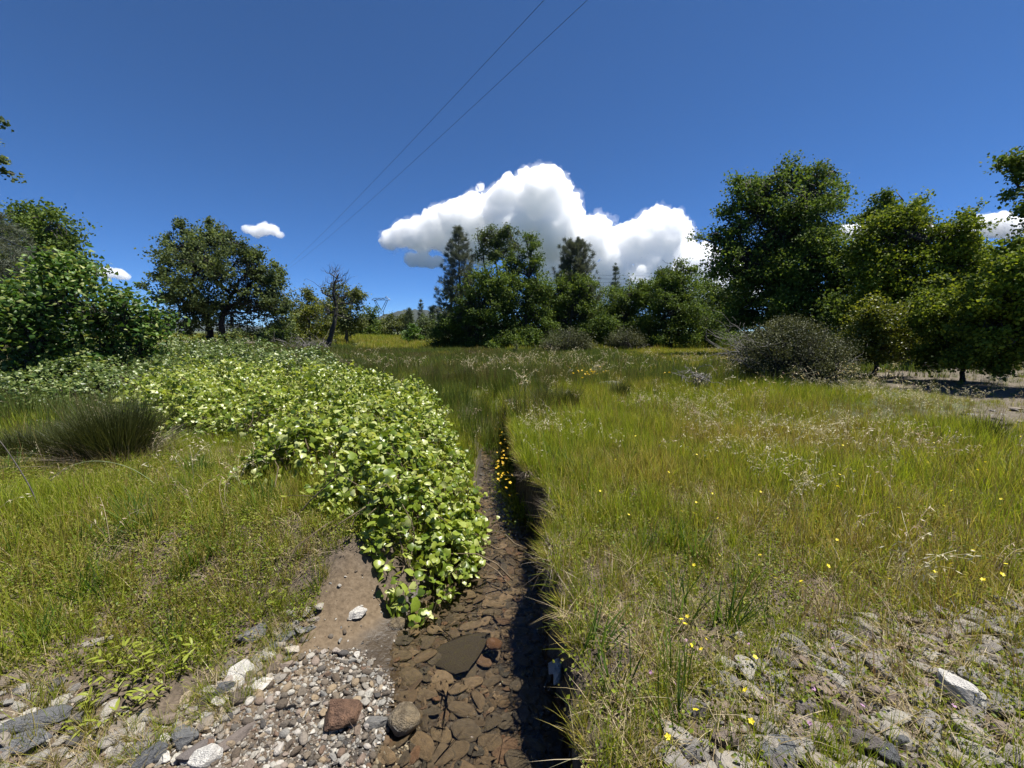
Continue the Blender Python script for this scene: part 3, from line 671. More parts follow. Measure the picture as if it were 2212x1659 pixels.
# ---- far row under the pylon
FAR = 'far trees beyond the meadow'
tree('oak_tree', 'dark far tree just left below the pylon', 'oak tree', 796, 48, [(795, 690, 18, 22), (802, 712, 22, 20), (788, 715, 18, 18), (808, 678, 9, 10)], 0.17, 3200, 16, 0.24, M_OAK, BARK, 0.15, 0.4, FAR)
tree('bushy_tree', 'round pale bush at the far edge of the meadow', 'bush', 814, 44, [(814, 735, 12, 9)], 0.12, 900, 16, 0.14, M_PALEOAK, BARK, 0.05, 0.3, FAR)
tree('oak_tree', 'mid green far tree right below the pylon', 'oak tree', 832, 52, [(828, 715, 18, 18), (840, 725, 18, 14)], 0.17, 2600, 16, 0.26, M_OAK, BARK, 0.14, 0.4, FAR)
tree('oak_tree', 'broad far tree with a dark trunk before the hill', 'oak tree', 860, 50, [(848, 695, 20, 16), (870, 695, 18, 15), (858, 712, 26, 16), (842, 718, 14, 12)], 0.17, 3200, 16, 0.24, M_PALEOAK, BARKD, 0.16, 0.35, FAR)
pine('pine_tree', 'dark pointed far conifer before the hill', 884, 884, 668, 47, 36, 13, 0.8, M_PINED, FAR, needle=0.3, per=18, wid=0.014, low=0.1)
pine('pine_tree', 'slim far conifer standing highest on the hill skyline', 909, 909, 649, 60, 24, 14, 0.7, M_PINED, FAR, needle=0.3, per=16, wid=0.014, low=0.1)
pine('pine_tree', 'pale far conifer beside the first grey pine', 934, 934, 664, 44, 30, 13, 0.8, M_PINED, FAR, needle=0.3, per=18, wid=0.014, low=0.1)
tree('bushy_tree', 'small bright green tree standing out in the far meadow', 'small tree', 890, 38, [(890, 722, 17, 14), (884, 738, 16, 12), (898, 736, 15, 12), (892, 710, 9, 8)], 0.13, 2600, 16, 0.16, M_BRIGHT, BARK, 0.07, 0.3)
tree('oak_tree', 'brownish far tree between the conifers and the grey pine', 'oak tree', 918, 42, [(915, 705, 20, 22), (935, 715, 18, 20), (925, 735, 24, 14)], 0.14, 3200, 16, 0.2, M_BLUEOAK, BARK, 0.13, 0.35, FAR)
tree('bushy_tree', 'low yellowish bush at the left foot of the first grey pine', 'bush', 935, 33, [(930, 745, 20, 9), (945, 740, 14, 8)], 0.10, 1600, 14, 0.14, M_YELLOW, BARK, 0.05, 0.3, FAR)
# a run of lesser trees closing the gaps behind
for i, (x, y, w, Y) in enumerate([(350, 708, 30, 60), (300, 715, 40, 58), (640, 722, 36, 46), (690, 724, 36, 50), (740, 725, 30, 48), (770, 722, 22, 55), (1000, 690, 50, 45), (1200, 690, 44, 46), (1310, 690, 50, 44), (1480, 680, 60, 42), (1560, 680, 60, 40), (1250, 650, 40, 48), (1170, 640, 30, 50)]):
    tree('oak_tree', 'dim far oak, part of the woodland closing the meadow', 'oak tree', x, Y, [(x - w * 0.4, y, w * 0.6, w * 0.5), (x + w * 0.4, y + 4, w * 0.6, w * 0.45), (x, y - w * 0.3, w * 0.5, w * 0.4), (x, y + w * 0.4, w * 0.8, w * 0.4)], 0.17, 2600, 16, 0.26, M_OAK if i % 2 else M_BLUEOAK, BARK, 0.14, 0.3, 'woodland behind')

# ---- centre group
pine('pine_tree', 'tall airy grey pine with a pointed top, leftmost of the centre group', 993, 991, 494, 27, 140, 28, 1.1, M_PINE, 'grey pines', needle=0.25, per=30, wid=0.010, low=0.12)
tree('oak_tree', 'dense dark oak standing before the pointed grey pine', 'oak tree', 1030, 26, [(1060, 610, 34, 34), (1085, 640, 34, 44), (980, 700, 30, 36), (1040, 630, 40, 40), (1010, 665, 30, 36), (1065, 660, 36, 40), (1035, 700, 55, 40), (1075, 715, 36, 32), (1000, 725, 36, 26), (1040, 745, 55, 16)], 0.10, 15000, 24, 0.17, M_OAK, BARKD, 0.17, 0.3)
tree('oak_tree', 'tall open oak with a thin crown of bare crooked limbs against the cloud', 'oak tree', 1092, 28, [(1045, 520, 22, 18), (1062, 505, 22, 14), (1085, 497, 20, 12), (1100, 508, 18, 14), (1035, 545, 14, 16), (1072, 530, 24, 12), (1110, 535, 16, 16), (1090, 550, 26, 14), (1060, 560, 18, 12)], 0.10, 4200, 14, 0.17, M_BLUEOAK, BARKD, 0.13, 0.5, None, 3, 1.0, twig_r=0.018)
tree('oak_tree', 'oak with a leafy spire, right half of the crooked pair in the centre', 'oak tree', 1135, 27, [(1100, 590, 26, 30), (1180, 640, 26, 36), (1185, 710, 30, 34), (1095, 680, 34, 36), (1135, 520, 20, 16), (1150, 540, 20, 18), (1120, 560, 24, 24), (1165, 565, 18, 18), (1140, 595, 40, 32), (1110, 630, 34, 34), (1160, 620, 26, 34), (1130, 670, 52, 36), (1165, 690, 34, 34), (1120, 715, 50, 28), (1150, 738, 50, 16)], 0.10, 15000, 24, 0.16, M_OAK, BARKD, 0.18, 0.35)
pine('pine_tree', 'rounded grey pine, right of the centre group', 1240, 1243, 530, 30, 122, 30, 1.5, M_PINE, 'grey pines', needle=0.26, per=34, wid=0.011, rounded=0.75, low=0.15)
tree('oak_tree', 'dark oak at the foot of the rounded grey pine', 'oak tree', 1235, 28.5, [(1240, 610, 36, 30), (1205, 630, 26, 30), (1275, 630, 28, 30), (1180, 660, 26, 40), (1215, 650, 34, 30), (1255, 640, 36, 34), (1240, 685, 55, 34), (1195, 690, 34, 36), (1280, 680, 28, 40), (1230, 720, 60, 26)], 0.10, 13000, 24, 0.18, M_OAK, BARKD, 0.16, 0.3)
pine('pine_tree', 'small dark pointed pine before the cloud right of the rounded pine', 1330, 1330, 571, 46, 46, 17, 0.9, M_PINED, None, needle=0.28, per=20, wid=0.013, low=0.15)
tree('oak_tree', 'dark oak below the small pointed pine', 'oak tree', 1345, 29, [(1335, 650, 34, 28), (1370, 640, 32, 30), (1320, 690, 36, 34), (1365, 690, 40, 36), (1345, 725, 56, 24), (1395, 610, 24, 20), (1400, 650, 30, 30)], 0.10, 12000, 24, 0.18, M_OAK, BARKD, 0.16, 0.3)
tree('oak_tree', 'dark oak with bare twigs standing from its top before the cloud', 'oak tree', 1450, 27, [(1445, 600, 30, 26), (1475, 590, 26, 22), (1430, 630, 34, 32), (1480, 630, 36, 34), (1455, 670, 55, 36), (1420, 690, 34, 34), (1490, 690, 40, 34), (1450, 722, 60, 22)], 0.10, 15000, 24, 0.17, M_OAK, BARKD, 0.17, 0.3,
     sprigs=[(1450, 590, 1432, 560), (1455, 590, 1455, 556), (1470, 585, 1480, 552), (1440, 600, 1418, 575), (1475, 590, 1498, 558), (1460, 580, 1470, 548), (1440, 590, 1440, 566)], twig_r=0.014)
tree('oak_tree', 'dim oak in the gap left of the largest oak', 'oak tree', 1545, 29, [(1540, 640, 36, 34), (1575, 650, 34, 36), (1520, 680, 30, 34), (1560, 700, 50, 34), (1600, 660, 40, 40)], 0.10, 9000, 24, 0.2, M_OAK, BARKD, 0.15, 0.3)
for i, (px, Y, lob, lab) in enumerate([
    (985, 26.5, [(970, 720, 34, 30), (1000, 742, 40, 16), (955, 745, 24, 12)], 'dark undergrowth at the foot of the pointed grey pine'),
    (1100, 26, [(1090, 730, 50, 26), (1140, 735, 40, 22), (1050, 748, 40, 12)], 'dark undergrowth below the crooked oaks'),
    (1300, 28, [(1290, 715, 40, 30), (1320, 735, 40, 18), (1260, 735, 40, 18)], 'dark undergrowth between the rounded pine and the oaks'),
    (1410, 27.5, [(1400, 715, 40, 32), (1440, 735, 46, 16), (1370, 740, 36, 12)], 'dark undergrowth below the twig-topped oak'),
    (1530, 26, [(1510, 700, 46, 40), (1560, 705, 50, 38), (1540, 735, 70, 18)], 'dark undergrowth filling the gap left of the largest oak'),
    (1640, 20, [(1600, 705, 50, 40), (1660, 710, 60, 40), (1720, 715, 60, 40), (1780, 715, 60, 36), (1620, 745, 50, 16)], 'dark undergrowth at the foot of the largest oak'),
    (1840, 15.5, [(1820, 690, 50, 46), (1870, 660, 46, 50), (1850, 730, 60, 40), (1920, 700, 60, 60)], 'dark undergrowth behind the yellow-green bush')]):
    tree('undergrowth_bush', lab, 'bush', px, Y, lob, 0.10, 7000, 24, 0.18, M_OAK, BARKD, 0.06, 0.3, 'woodland undergrowth', twigs=0.25)
# ---- right of the picture
tree('oak_tree', 'largest oak, broad crown towering over the right half', 'oak tree', 1695, 19,
     [(1710, 385, 50, 46), (1660, 400, 48, 40), (1615, 415, 40, 36), (1760, 395, 44, 42), (1795, 380, 26, 24), (1585, 455, 36, 32), (1640, 470, 62, 50), (1720, 460, 70, 58), (1785, 450, 38, 42), (1540, 510, 36, 16), (1510, 520, 22, 8), (1570, 490, 30, 24), (1590, 540, 40, 38), (1660, 550, 66, 52), (1740, 540, 64, 52), (1790, 515, 34, 40), (1570, 600, 50, 40), (1640, 620, 70, 48), (1720, 620, 70, 50), (1680, 670, 90, 40), (1600, 665, 50, 40), (1560, 555, 40, 40), (1700, 520, 90, 80), (1640, 600, 80, 60)],
     0.095, 34000, 26, 0.19, M_OAK, BARKD, 0.28, 0.32, None, 1, 0.55, shell=0.6)
tree('oak_tree', 'lighter green oak leaning against the right side of the largest oak', 'oak tree', 1775, 17, [(1760, 560, 50, 50), (1800, 545, 44, 44), (1830, 575, 36, 40), (1740, 620, 60, 46), (1810, 630, 55, 50), (1770, 680, 75, 40), (1840, 680, 36, 40), (1720, 660, 40, 36)], 0.09, 16000, 24, 0.17, M_OAK, BARKD, 0.18, 0.25)
tree('oak_tree', 'dark slender oak poking up behind the yellow-green oak', 'oak tree', 1925, 19, [(1915, 425, 14, 24), (1900, 450, 24, 24), (1880, 470, 24, 12), (1935, 450, 16, 16), (1990, 440, 14, 12), (1985, 455, 20, 14), (1920, 490, 50, 36)], 0.09, 4500, 22, 0.13, M_OAK, BARKD, 0.14, 0.5)
tree('oak_tree', 'olive yellow-green oak with a rounded crown, right of the largest oak', 'oak tree', 1960, 14, [(1920, 510, 55, 50), (1985, 490, 55, 46), (2045, 510, 48, 46), (1890, 560, 44, 50), (1960, 560, 70, 55), (2050, 570, 60, 50), (2105, 555, 40, 34), (2150, 575, 30, 26), (1900, 620, 50, 50), (1990, 630, 80, 50), (2080, 640, 70, 46), (1930, 670, 70, 40)], 0.08, 30000, 26, 0.15, M_RIGHT, BARKD, 0.2, 0.3, None, 1, 0.4, shell=0.6)
tree('bushy_tree', 'bright yellow-green bush between the grey bush and the shade', 'bush', 1900, 10.8, [(1880, 690, 50, 36), (1935, 700, 50, 40), (1860, 740, 36, 34), (1900, 750, 60, 34), (1960, 750, 44, 30)], 0.055, 12000, 24, 0.10, M_YELLOW, BARKD, 0.06, 0.3)
tree('bushy_tree', 'yellow-green hanging oak boughs above the bare shaded ground', 'bush', 2095, 9.8, [(2030, 670, 55, 40), (2090, 690, 60, 46), (2020, 730, 50, 40), (2070, 745, 50, 30), (2140, 640, 55, 40), (2005, 772, 28, 26), (2050, 768, 30, 26), (2095, 772, 30, 24)], 0.055, 17000, 24, 0.11, M_RIGHT, BARKD, 0.05, 0.35)
tree('oak_tree', 'dark oak cut by the right edge, low boughs shading the ground', 'oak tree', 2290, 8.2, [(2190, 600, 60, 50), (2150, 650, 60, 44), (2240, 640, 90, 70), (2170, 700, 80, 50), (2260, 720, 100, 60), (2120, 745, 44, 30), (2200, 770, 56, 32), (2095, 770, 30, 22), (2160, 788, 32, 24), (2300, 560, 90, 80), (2210, 540, 30, 30), (2330, 480, 80, 70)], 0.06, 26000, 26, 0.10, M_RIGHT, BARKD, 0.09, 0.3)
tree('oak_tree', 'oak beyond the right edge, leafy branch tip reaching in high', 'oak tree', 2420, 8.6, [(2280, 400, 60, 40), (2215, 355, 30, 26), (2190, 348, 22, 12), (2205, 400, 20, 20), (2180, 425, 18, 7), (2215, 450, 16, 22), (2320, 340, 80, 60), (2400, 420, 90, 80), (2222, 490, 12, 20)], 0.06, 8000, 22, 0.09, M_OAK, BARKD, 0.16, 0.4)
tree('oak_tree', 'dark oak wall closing the gaps behind the right-hand trees', 'oak tree', 2050, 20, [(1840, 600, 50, 60), (1860, 690, 60, 60), (1950, 600, 70, 60), (1960, 690, 80, 60), (2070, 620, 70, 60), (2090, 700, 90, 56), (2180, 640, 60, 60), (2200, 710, 70, 50)], 0.14, 9000, 22, 0.24, M_OAK, BARKD, 0.15, 0.3, twigs=0.2)
tree('oak_tree', 'dark oak closing the gaps behind the pointed pine and the crooked oaks', 'oak tree', 1090, 34, [(990, 660, 40, 50), (1040, 640, 44, 54), (1100, 620, 46, 56), (1160, 650, 44, 56), (1060, 710, 80, 34), (1170, 715, 60, 30), (1205, 680, 30, 46)], 0.17, 6500, 20, 0.28, M_OAK, BARKD, 0.15, 0.3, twigs=0.2)
tree('oak_tree', 'dark oak closing the gaps below the small pointed pine', 'oak tree', 1400, 34, [(1285, 680, 34, 50), (1330, 665, 36, 46), (1390, 650, 44, 52), (1450, 650, 46, 56), (1510, 645, 44, 60), (1360, 715, 80, 28), (1480, 710, 80, 34), (1560, 670, 44, 56)], 0.17, 6500, 20, 0.28, M_OAK, BARKD, 0.15, 0.3, twigs=0.2)
# ---- brush
brush('chaparral_bush', 'big grey twiggy bush in front of the largest oak', 'bush', 1715, 9.6, [(1700, 745, 100, 52), (1640, 770, 70, 44), (1770, 775, 80, 48), (1720, 800, 110, 32), (1700, 715, 60, 28)], 0.036, 42000, 520, M_BRUSH, 'grey chaparral bushes', [(1640, 790, 1570, 728, 7), (1620, 790, 1548, 752, 5), (1660, 770, 1590, 712, 4), (1800, 800, 1850, 770, 5), (1800, 830, 1845, 815, 3)], None, 0.07, 14, 0.005)
brush('chaparral_bush', 'low grey bush below the rounded grey pine', 'bush', 1222, 22, [(1225, 735, 50, 26), (1190, 752, 36, 16), (1260, 748, 30, 20)], 0.06, 10000, 160, M_BRUSH, 'grey chaparral bushes', (), None, 0.10, 14, 0.009)
brush('chaparral_bush', 'low grey bush under the dark oaks, right of the other low one', 'bush', 1352, 24, [(1350, 732, 36, 22), (1330, 742, 22, 12), (1378, 742, 22, 14)], 0.065, 7000, 140, M_BRUSH, 'grey chaparral bushes', (), None, 0.11, 14, 0.009)
brush('dead_brush', 'small tangle of dead twigs before the big grey bush', 'dead brush', 1505, 8.2, [(1510, 812, 24, 10)], 0.02, 200, 60, M_BRUSH, None, [(1520, 822, 1484, 812, 5), (1500, 822, 1530, 810, 3)], DEAD, 0.05, 10, 0.005)
brush('pale_sapling', 'pale leafy sapling at the foot of the centre oaks', 'sapling', 1113, 21, [(1113, 748, 8, 12)], 0.06, 260, 12, M_PALEOAK, None, (), None, 0.08, 8, 0.008)
# ================================================================== VINES AND BROAD-LEAVED PLANTS
M_VINE = leafmat('grape_leaves', [(0.07, 0.12, 0.014), (0.16, 0.22, 0.022), (0.28, 0.33, 0.05), (0.50, 0.53, 0.24)], [0, 0.35, 0.72, 1], 0.36, 0.36, 0.5, None, 1.5)
def vine_leaf_object_material():
    """the same leaf, colour picked per leaf object"""
    m, n, l = newmat('grape_leaf')
    oi = n.new('ShaderNodeObjectInfo'); r = ramp(n, [(0.09, 0.145, 0.016), (0.17, 0.235, 0.024), (0.28, 0.33, 0.055), (0.50, 0.53, 0.24)], [0, 0.4, 0.82, 1]); l.new(oi.outputs['Random'], r.inputs[0])
    f = noise_(n, l, 9, 3); rr = ramp(n, [(0.8,) * 3, (1.15,) * 3], [0.3, 0.7]); l.new(f, rr.inputs[0]); c = mixc(n, l, 1.0, r.outputs[0], rr.outputs[0], 'MULTIPLY')
    p = n.new('ShaderNodeBsdfPrincipled'); l.new(c, p.inputs['Base Color']); p.inputs['Roughness'].default_value = 0.36; p.inputs['Specular IOR Level'].default_value = 0.5
    t = n.new('ShaderNodeBsdfTranslucent'); l.new(mixc(n, l, 1.0, c, (1.5, 1.4, 0.75), 'MULTIPLY'), t.inputs['Color'])
    mx = n.new('ShaderNodeMixShader'); mx.inputs[0].default_value = 0.36; l.new(p.outputs[0], mx.inputs[1]); l.new(t.outputs[0], mx.inputs[2])
    o = n.new('ShaderNodeOutputMaterial'); l.new(mx.outputs[0], o.inputs['Surface']); return m
M_VINEOBJ = vine_leaf_object_material()
M_BRAMBLE = leafmat('bramble_leaves', [(0.043, 0.075, 0.015), (0.081, 0.125, 0.027), (0.152, 0.200, 0.055), (0.323, 0.370, 0.153)], [0, 0.4, 0.8, 1], 0.3, 0.4, 0.45)
M_STEM = barkmat('vine_stem', (0.05, 0.035, 0.02), (0.16, 0.12, 0.07), 30)
def heart(cup, fold, lobes=0.0):
    """heart-shaped leaf, stalk at the origin, tip along +Y, about 1 long"""
    o = [(-0.10, -0.10), (-0.30, -0.14), (-0.48, 0.06), (-0.50 - lobes, 0.32), (-0.36, 0.55), (-0.24 - lobes, 0.74), (0.0, 1.0)]
    L = [(x, y, -abs(x) * fold + cup * (x * x + (y - 0.4) ** 2)) for x, y in o]
    Rr = [(-x, y, z) for x, y, z in L[:-1]]
    mid = [(0, 0, 0.02), (0, 0.35, 0.06), (0, 0.7, 0.03)]
    V = np.array(mid + L + Rr); l0 = 3; r0 = 3 + len(L); tip = l0 + 6
    T = []
    ch = [0, 0, 0, 1, 1, 2]
    for k in range(6):
        T.append((l0 + k, ch[k], l0 + k + 1))
    T += [(0, 1, l0 + 3), (1, 2, l0 + 5)]
    rr = [r0 + k for k in range(6)] + [tip]
    for k in range(6): T.append((rr[k + 1], ch[k], rr[k]))
    T += [(rr[3], 1, 0), (rr[5], 2, 1)]
    return V, np.array(T)
def heart_fine(cup, fold, twist=0.0, wavy=0.03):
    tt = [-0.13, -0.10, 0.06, 0.24, 0.44, 0.63, 0.80, 0.92, 1.0]; ww = [0.14, 0.33, 0.49, 0.53, 0.47, 0.35, 0.21, 0.09, 0.0]
    V = []; 
    def z(x, y, k=0): return -abs(x) * fold + cup * (x * x + (y - 0.4) ** 2) + twist * x * (y - 0.3) + wavy * math.sin(k * 2.3 + x * 9)
    for k, (t, w) in enumerate(zip(tt, ww)):
        V += [(0, max(t, 0.02 * k), 0.03 * math.sin(max(t, 0) * 3)), (-w, t, z(w, t, k)), (w, t, z(-w, t, k + 1))]
    T = []
    for k in range(len(tt) - 1):
        c0, l0, r0 = 3 * k, 3 * k + 1, 3 * k + 2; c1, l1, r1 = c0 + 3, l0 + 3, r0 + 3
        T += [(c0, c1, l1), (c0, l1, l0), (c0, r1, c1), (c0, r0, r1)]
    return np.array(V), np.array(T)
FINE = [heart_fine(-0.3, 0.1), heart_fine(0.25, 0.25, 0.2), heart_fine(-0.45, -0.15, -0.25), heart_fine(-0.15, 0.35, 0.3, 0.05), heart_fine(-0.6, 0.05, 0.1)]
HEARTS = [heart(-0.10, 0.10), heart(-0.25, -0.12, 0.03), heart(0.12, 0.30), heart(-0.35, 0.05, 0.05)]
def stamp(acc, tpl, C, d, nn, S):
    V, T = tpl; n = len(C); s = unit(np.cross(d, nn)); nn = np.cross(s, d)
    W = C[:, None, :] + S[:, None, None] * (V[None, :, 0:1] * s[:, None, :] + V[None, :, 1:2] * d[:, None, :] + V[None, :, 2:3] * nn[:, None, :])
    F = (T[None] + (np.arange(n) * len(V))[:, None, None]).reshape(-1, 3)
    acc.add(W.reshape(-1, 3), F)
def heart6(cup, fold):
    o = [(0, 0.0), (-0.46, -0.02), (-0.50, 0.36), (-0.2, 0.78), (0, 1.0), (0.2, 0.78), (0.50, 0.36), (0.46, -0.02)]
    V = np.array([(0, 0.4, 0.05)] + [(x, y, -abs(x) * fold + cup * (x * x + (y - 0.4) ** 2)) for x, y in o]); return V, np.array([(0, 1 + (k + 1) % 8, 1 + k) for k in range(8)])
H6 = [heart6(-0.25, 0.1), heart6(0.2, 0.25), heart6(-0.4, -0.1), heart6(0.05, 0.35)]
SUNV = np.array(SUNDIR)
def leaf_frames(n, surf):
    nn = unit(surf * 0.55 + SUNV * 0.45 + rng.normal(size=(n, 3)) * 0.72)
    d = rng.normal(size=(n, 3)); d[:, 2] -= 0.35; d = unit(d - nn * np.sum(d * nn, 1, keepdims=True)); return d, nn
def individual_leaves(root, base, C, d, nn, S, meshes):
    for i in range(len(C)):
        s = unit(np.cross(d[i], nn[i])); z = np.cross(s, d[i])
        o = bpy.data.objects.new('leaf', meshes[i % len(meshes)]); COL.objects.link(o); o.parent = root
        M = Matrix(((s[0] * S[i], d[i][0] * S[i], z[0] * S[i], C[i][0] - base[0]), (s[1] * S[i], d[i][1] * S[i], z[1] * S[i], C[i][1] - base[1]), (s[2] * S[i], d[i][2] * S[i], z[2] * S[i], C[i][2] - base[2]), (0, 0, 0, 1)))
        o.matrix_local = M
VPOLY = np.array([(-0.68, 2.16), (-0.38, 2.28), (-0.19, 2.55), (-0.22, 3.0), (-0.36, 3.8), (-0.58, 4.7), (-0.95, 5.6), (-1.8, 6.4), (-2.9, 7.1), (-4.1, 7.8), (-5.4, 8.2), (-6.6, 7.6), (-6.2, 6.2), (-5.5, 5.5), (-4.3, 4.75), (-3.5, 4.5), (-2.7, 4.2), (-2.2, 3.5), (-2.15, 3.0), (-1.9, 2.9), (-1.5, 3.05), (-1.25, 2.7), (-1.02, 2.38), (-0.85, 2.2)])
BPOLY = np.array([(-3.0, 7.2), (-4.4, 7.9), (-6.0, 7.7), (-5.9, 5.6), (-6.8, 5.3), (-9, 6.5), (-12, 9.5), (-11.5, 12), (-8.0, 12.2), (-5.0, 10.2), (-3.4, 8.6)])
def vineH(x, y):
    sd = poly_sd(x, y, VPOLY) + 0.7 * (fbm(x * 2.3, y * 2.3, 31) - 0.5) * np.clip((np.abs(x) - 0.1) * 2, 0.25, 1)
    hh = np.interp(y, [1.6, 2.4, 3.5, 5.0, 6.5, 8], [0.20, 0.27, 0.36, 0.42, 0.52, 0.6])
    return hh * np.sqrt(np.clip(1 - (1 - np.clip(sd / 0.5, 0, 1)) ** 2, 0, 1)) * (0.15 + 1.7 * fbm(x * 3.2, y * 3.2, 33)), sd
def brambleH(x, y):
    sd = poly_sd(x, y, BPOLY) + 0.6 * (fbm(x * 1.1, y * 1.1, 35) - 0.5)
    hh = np.interp(y, [5, 7, 9, 12], [0.5, 0.65, 0.82, 0.95])
    return hh * np.sqrt(np.clip(1 - (1 - np.clip(sd / 0.9, 0, 1)) ** 2, 0, 1)) * (0.4 + 1.15 * fbm(x * 1.5, y * 1.5, 37)), sd
def thicket(name, label, cat, Hf, box, sel, n, size, mat, tpls, nobj, objmeshes, nstem, thick=0.24, nshoot=0):
    x = rng.uniform(box[0], box[1], n * 7); y = rng.uniform(box[2], box[3], n * 7)
    h, sd = Hf(x, y); ok = (sd > 0.0) & sel(x, y) & (rng.random(len(x)) < 0.12 + 1.2 * sstep(0.36, 0.62, fbm(x * 5.5, y * 5.5, 71))); x, y, h = x[ok][:n], y[ok][:n], h[ok][:n]
    e = 0.04; hx = (Hf(x + e, y)[0] - Hf(x - e, y)[0]) / (2 * e); hy = (Hf(x, y + e)[0] - Hf(x, y - e)[0]) / (2 * e)
    surf = unit(np.stack([-np.clip(hx, -2, 2), -np.clip(hy, -2, 2), np.ones_like(hx)], 1))
    dep = rng.exponential(0.42, len(x)); dep = np.clip(dep, 0, 1.2) * thick
    z0 = np.maximum(height(x, y), WL + 0.03); z = z0 + np.maximum(h - dep, 0.03) + rng.normal(size=len(x)) * 0.02
    spr = rng.random(len(x)) < 0.06; z[spr] += rng.uniform(0.02, 0.12, spr.sum())
    C = np.stack([x, y, z], 1); d, nn = leaf_frames(len(x), surf); S = size * rng.uniform(0.55, 1.35, len(x)) * np.where(rng.random(len(x)) < 0.05, 1.5, 1.0)
    # young shoots standing clear of the mass, leaves strung along them
    ns = nshoot; j = rng.choice(len(x), ns, replace=False); SH = []; shp = []
    for q in j:
        a = np.array([x[q], y[q], z[q] - 0.06]); dv = np.array([rng.normal() * 0.09, rng.normal() * 0.09 - 0.02, rng.uniform(0.05, 0.17)]); pp = bend(a, a + dv, 5, 0.06, 0.05); shp.append(pp)
        for w_ in range(5): SH.append(pp[min(4, w_)] + rng.normal(size=3) * 0.012)
    if ns:
        SH = np.array(SH); d2, n2 = leaf_frames(len(SH), np.tile([0, 0, 1.0], (len(SH), 1))); C = np.concatenate([C, SH]); d = np.concatenate([d, d2]); nn = np.concatenate([nn, n2]); S = np.concatenate([S, size * rng.uniform(0.5, 1.1, len(SH))]); dep = np.concatenate([dep, np.zeros(len(SH))])
    k = np.argmin(y); base = np.array([np.mean(x), np.mean(y), 0.0]); base[2] = float(height(base[0], base[1]))
    root = empty(name, base, label, cat)
    score = S / np.linalg.norm(C - np.array([0, 0, CAM_Z]), axis=1) * np.where(dep < thick * 0.45, 1, 0.2)
    order = np.argsort(-score); io, im = order[:nobj], order[nobj:]
    A = Acc(); part = np.array_split(im, len(tpls))
    for t, idx in zip(tpls, part): stamp(A, t, C[idx], d[idx], nn[idx], S[idx])
    tag(obj('foliage', A.mesh('foliage', [mat], True, base), root), kind='stuff')
    if nobj: individual_leaves(root, base, C[io], d[io], nn[io], S[io], objmeshes)
    B = Acc()
    for j in rng.choice(len(x), nstem, replace=False):
        g = np.array([x[j] + rng.normal() * 0.18, y[j] + rng.normal() * 0.18, 0]); g[2] = max(float(height(g[0], g[1])), WL - 0.02)
        tube(B, bend(g, C[j], 5, 0.1, 0.1), np.linspace(0.006, 0.0025, 5), 4)
    for pp in shp: tube(B, pp, np.linspace(0.003, 0.0014, 5), 3)
    tag(obj('stem', B.mesh('stem', [M_STEM], True, base), root), kind='stuff')
    return root
HM = []
for t in FINE: HM.append(mesh_np('leaf', t[0], [t[1]], True, [M_VINEOBJ]))
thicket('grapevine', 'low wild grapevine with pale green heart-shaped leaves spilling into the creek', 'vine', vineH, (-2.4, 0.2, 1.5, 3.9), lambda x, y: y < 3.75 + 0.25 * np.sin(x * 3), 6200, 0.043, M_VINE, HEARTS, 300, HM, 160, 0.22, 170)
thicket('grapevine', 'spreading wild grapevine behind the creekside one, up to the rush meadow', 'vine', vineH, (-6.8, 0.2, 3.3, 8.4), lambda x, y: y >= 3.75 + 0.25 * np.sin(x * 3), 20500, 0.043, M_VINE, H6, 300, HM, 260, 0.26, 420)
BR = [H6[0], H6[1]]
BR = [(v * np.array([0.8, 1, 1]), t) for v, t in BR]
thicket('bramble_thicket', 'grey-green bramble thicket rising behind the grapevines towards the road', 'bramble', brambleH, (-12, -2.4, 5.0, 12.4), lambda x, y: np.ones_like(x, bool), 19000, 0.052, M_BRAMBLE, BR, 0, [], 260, 0.35, 300)

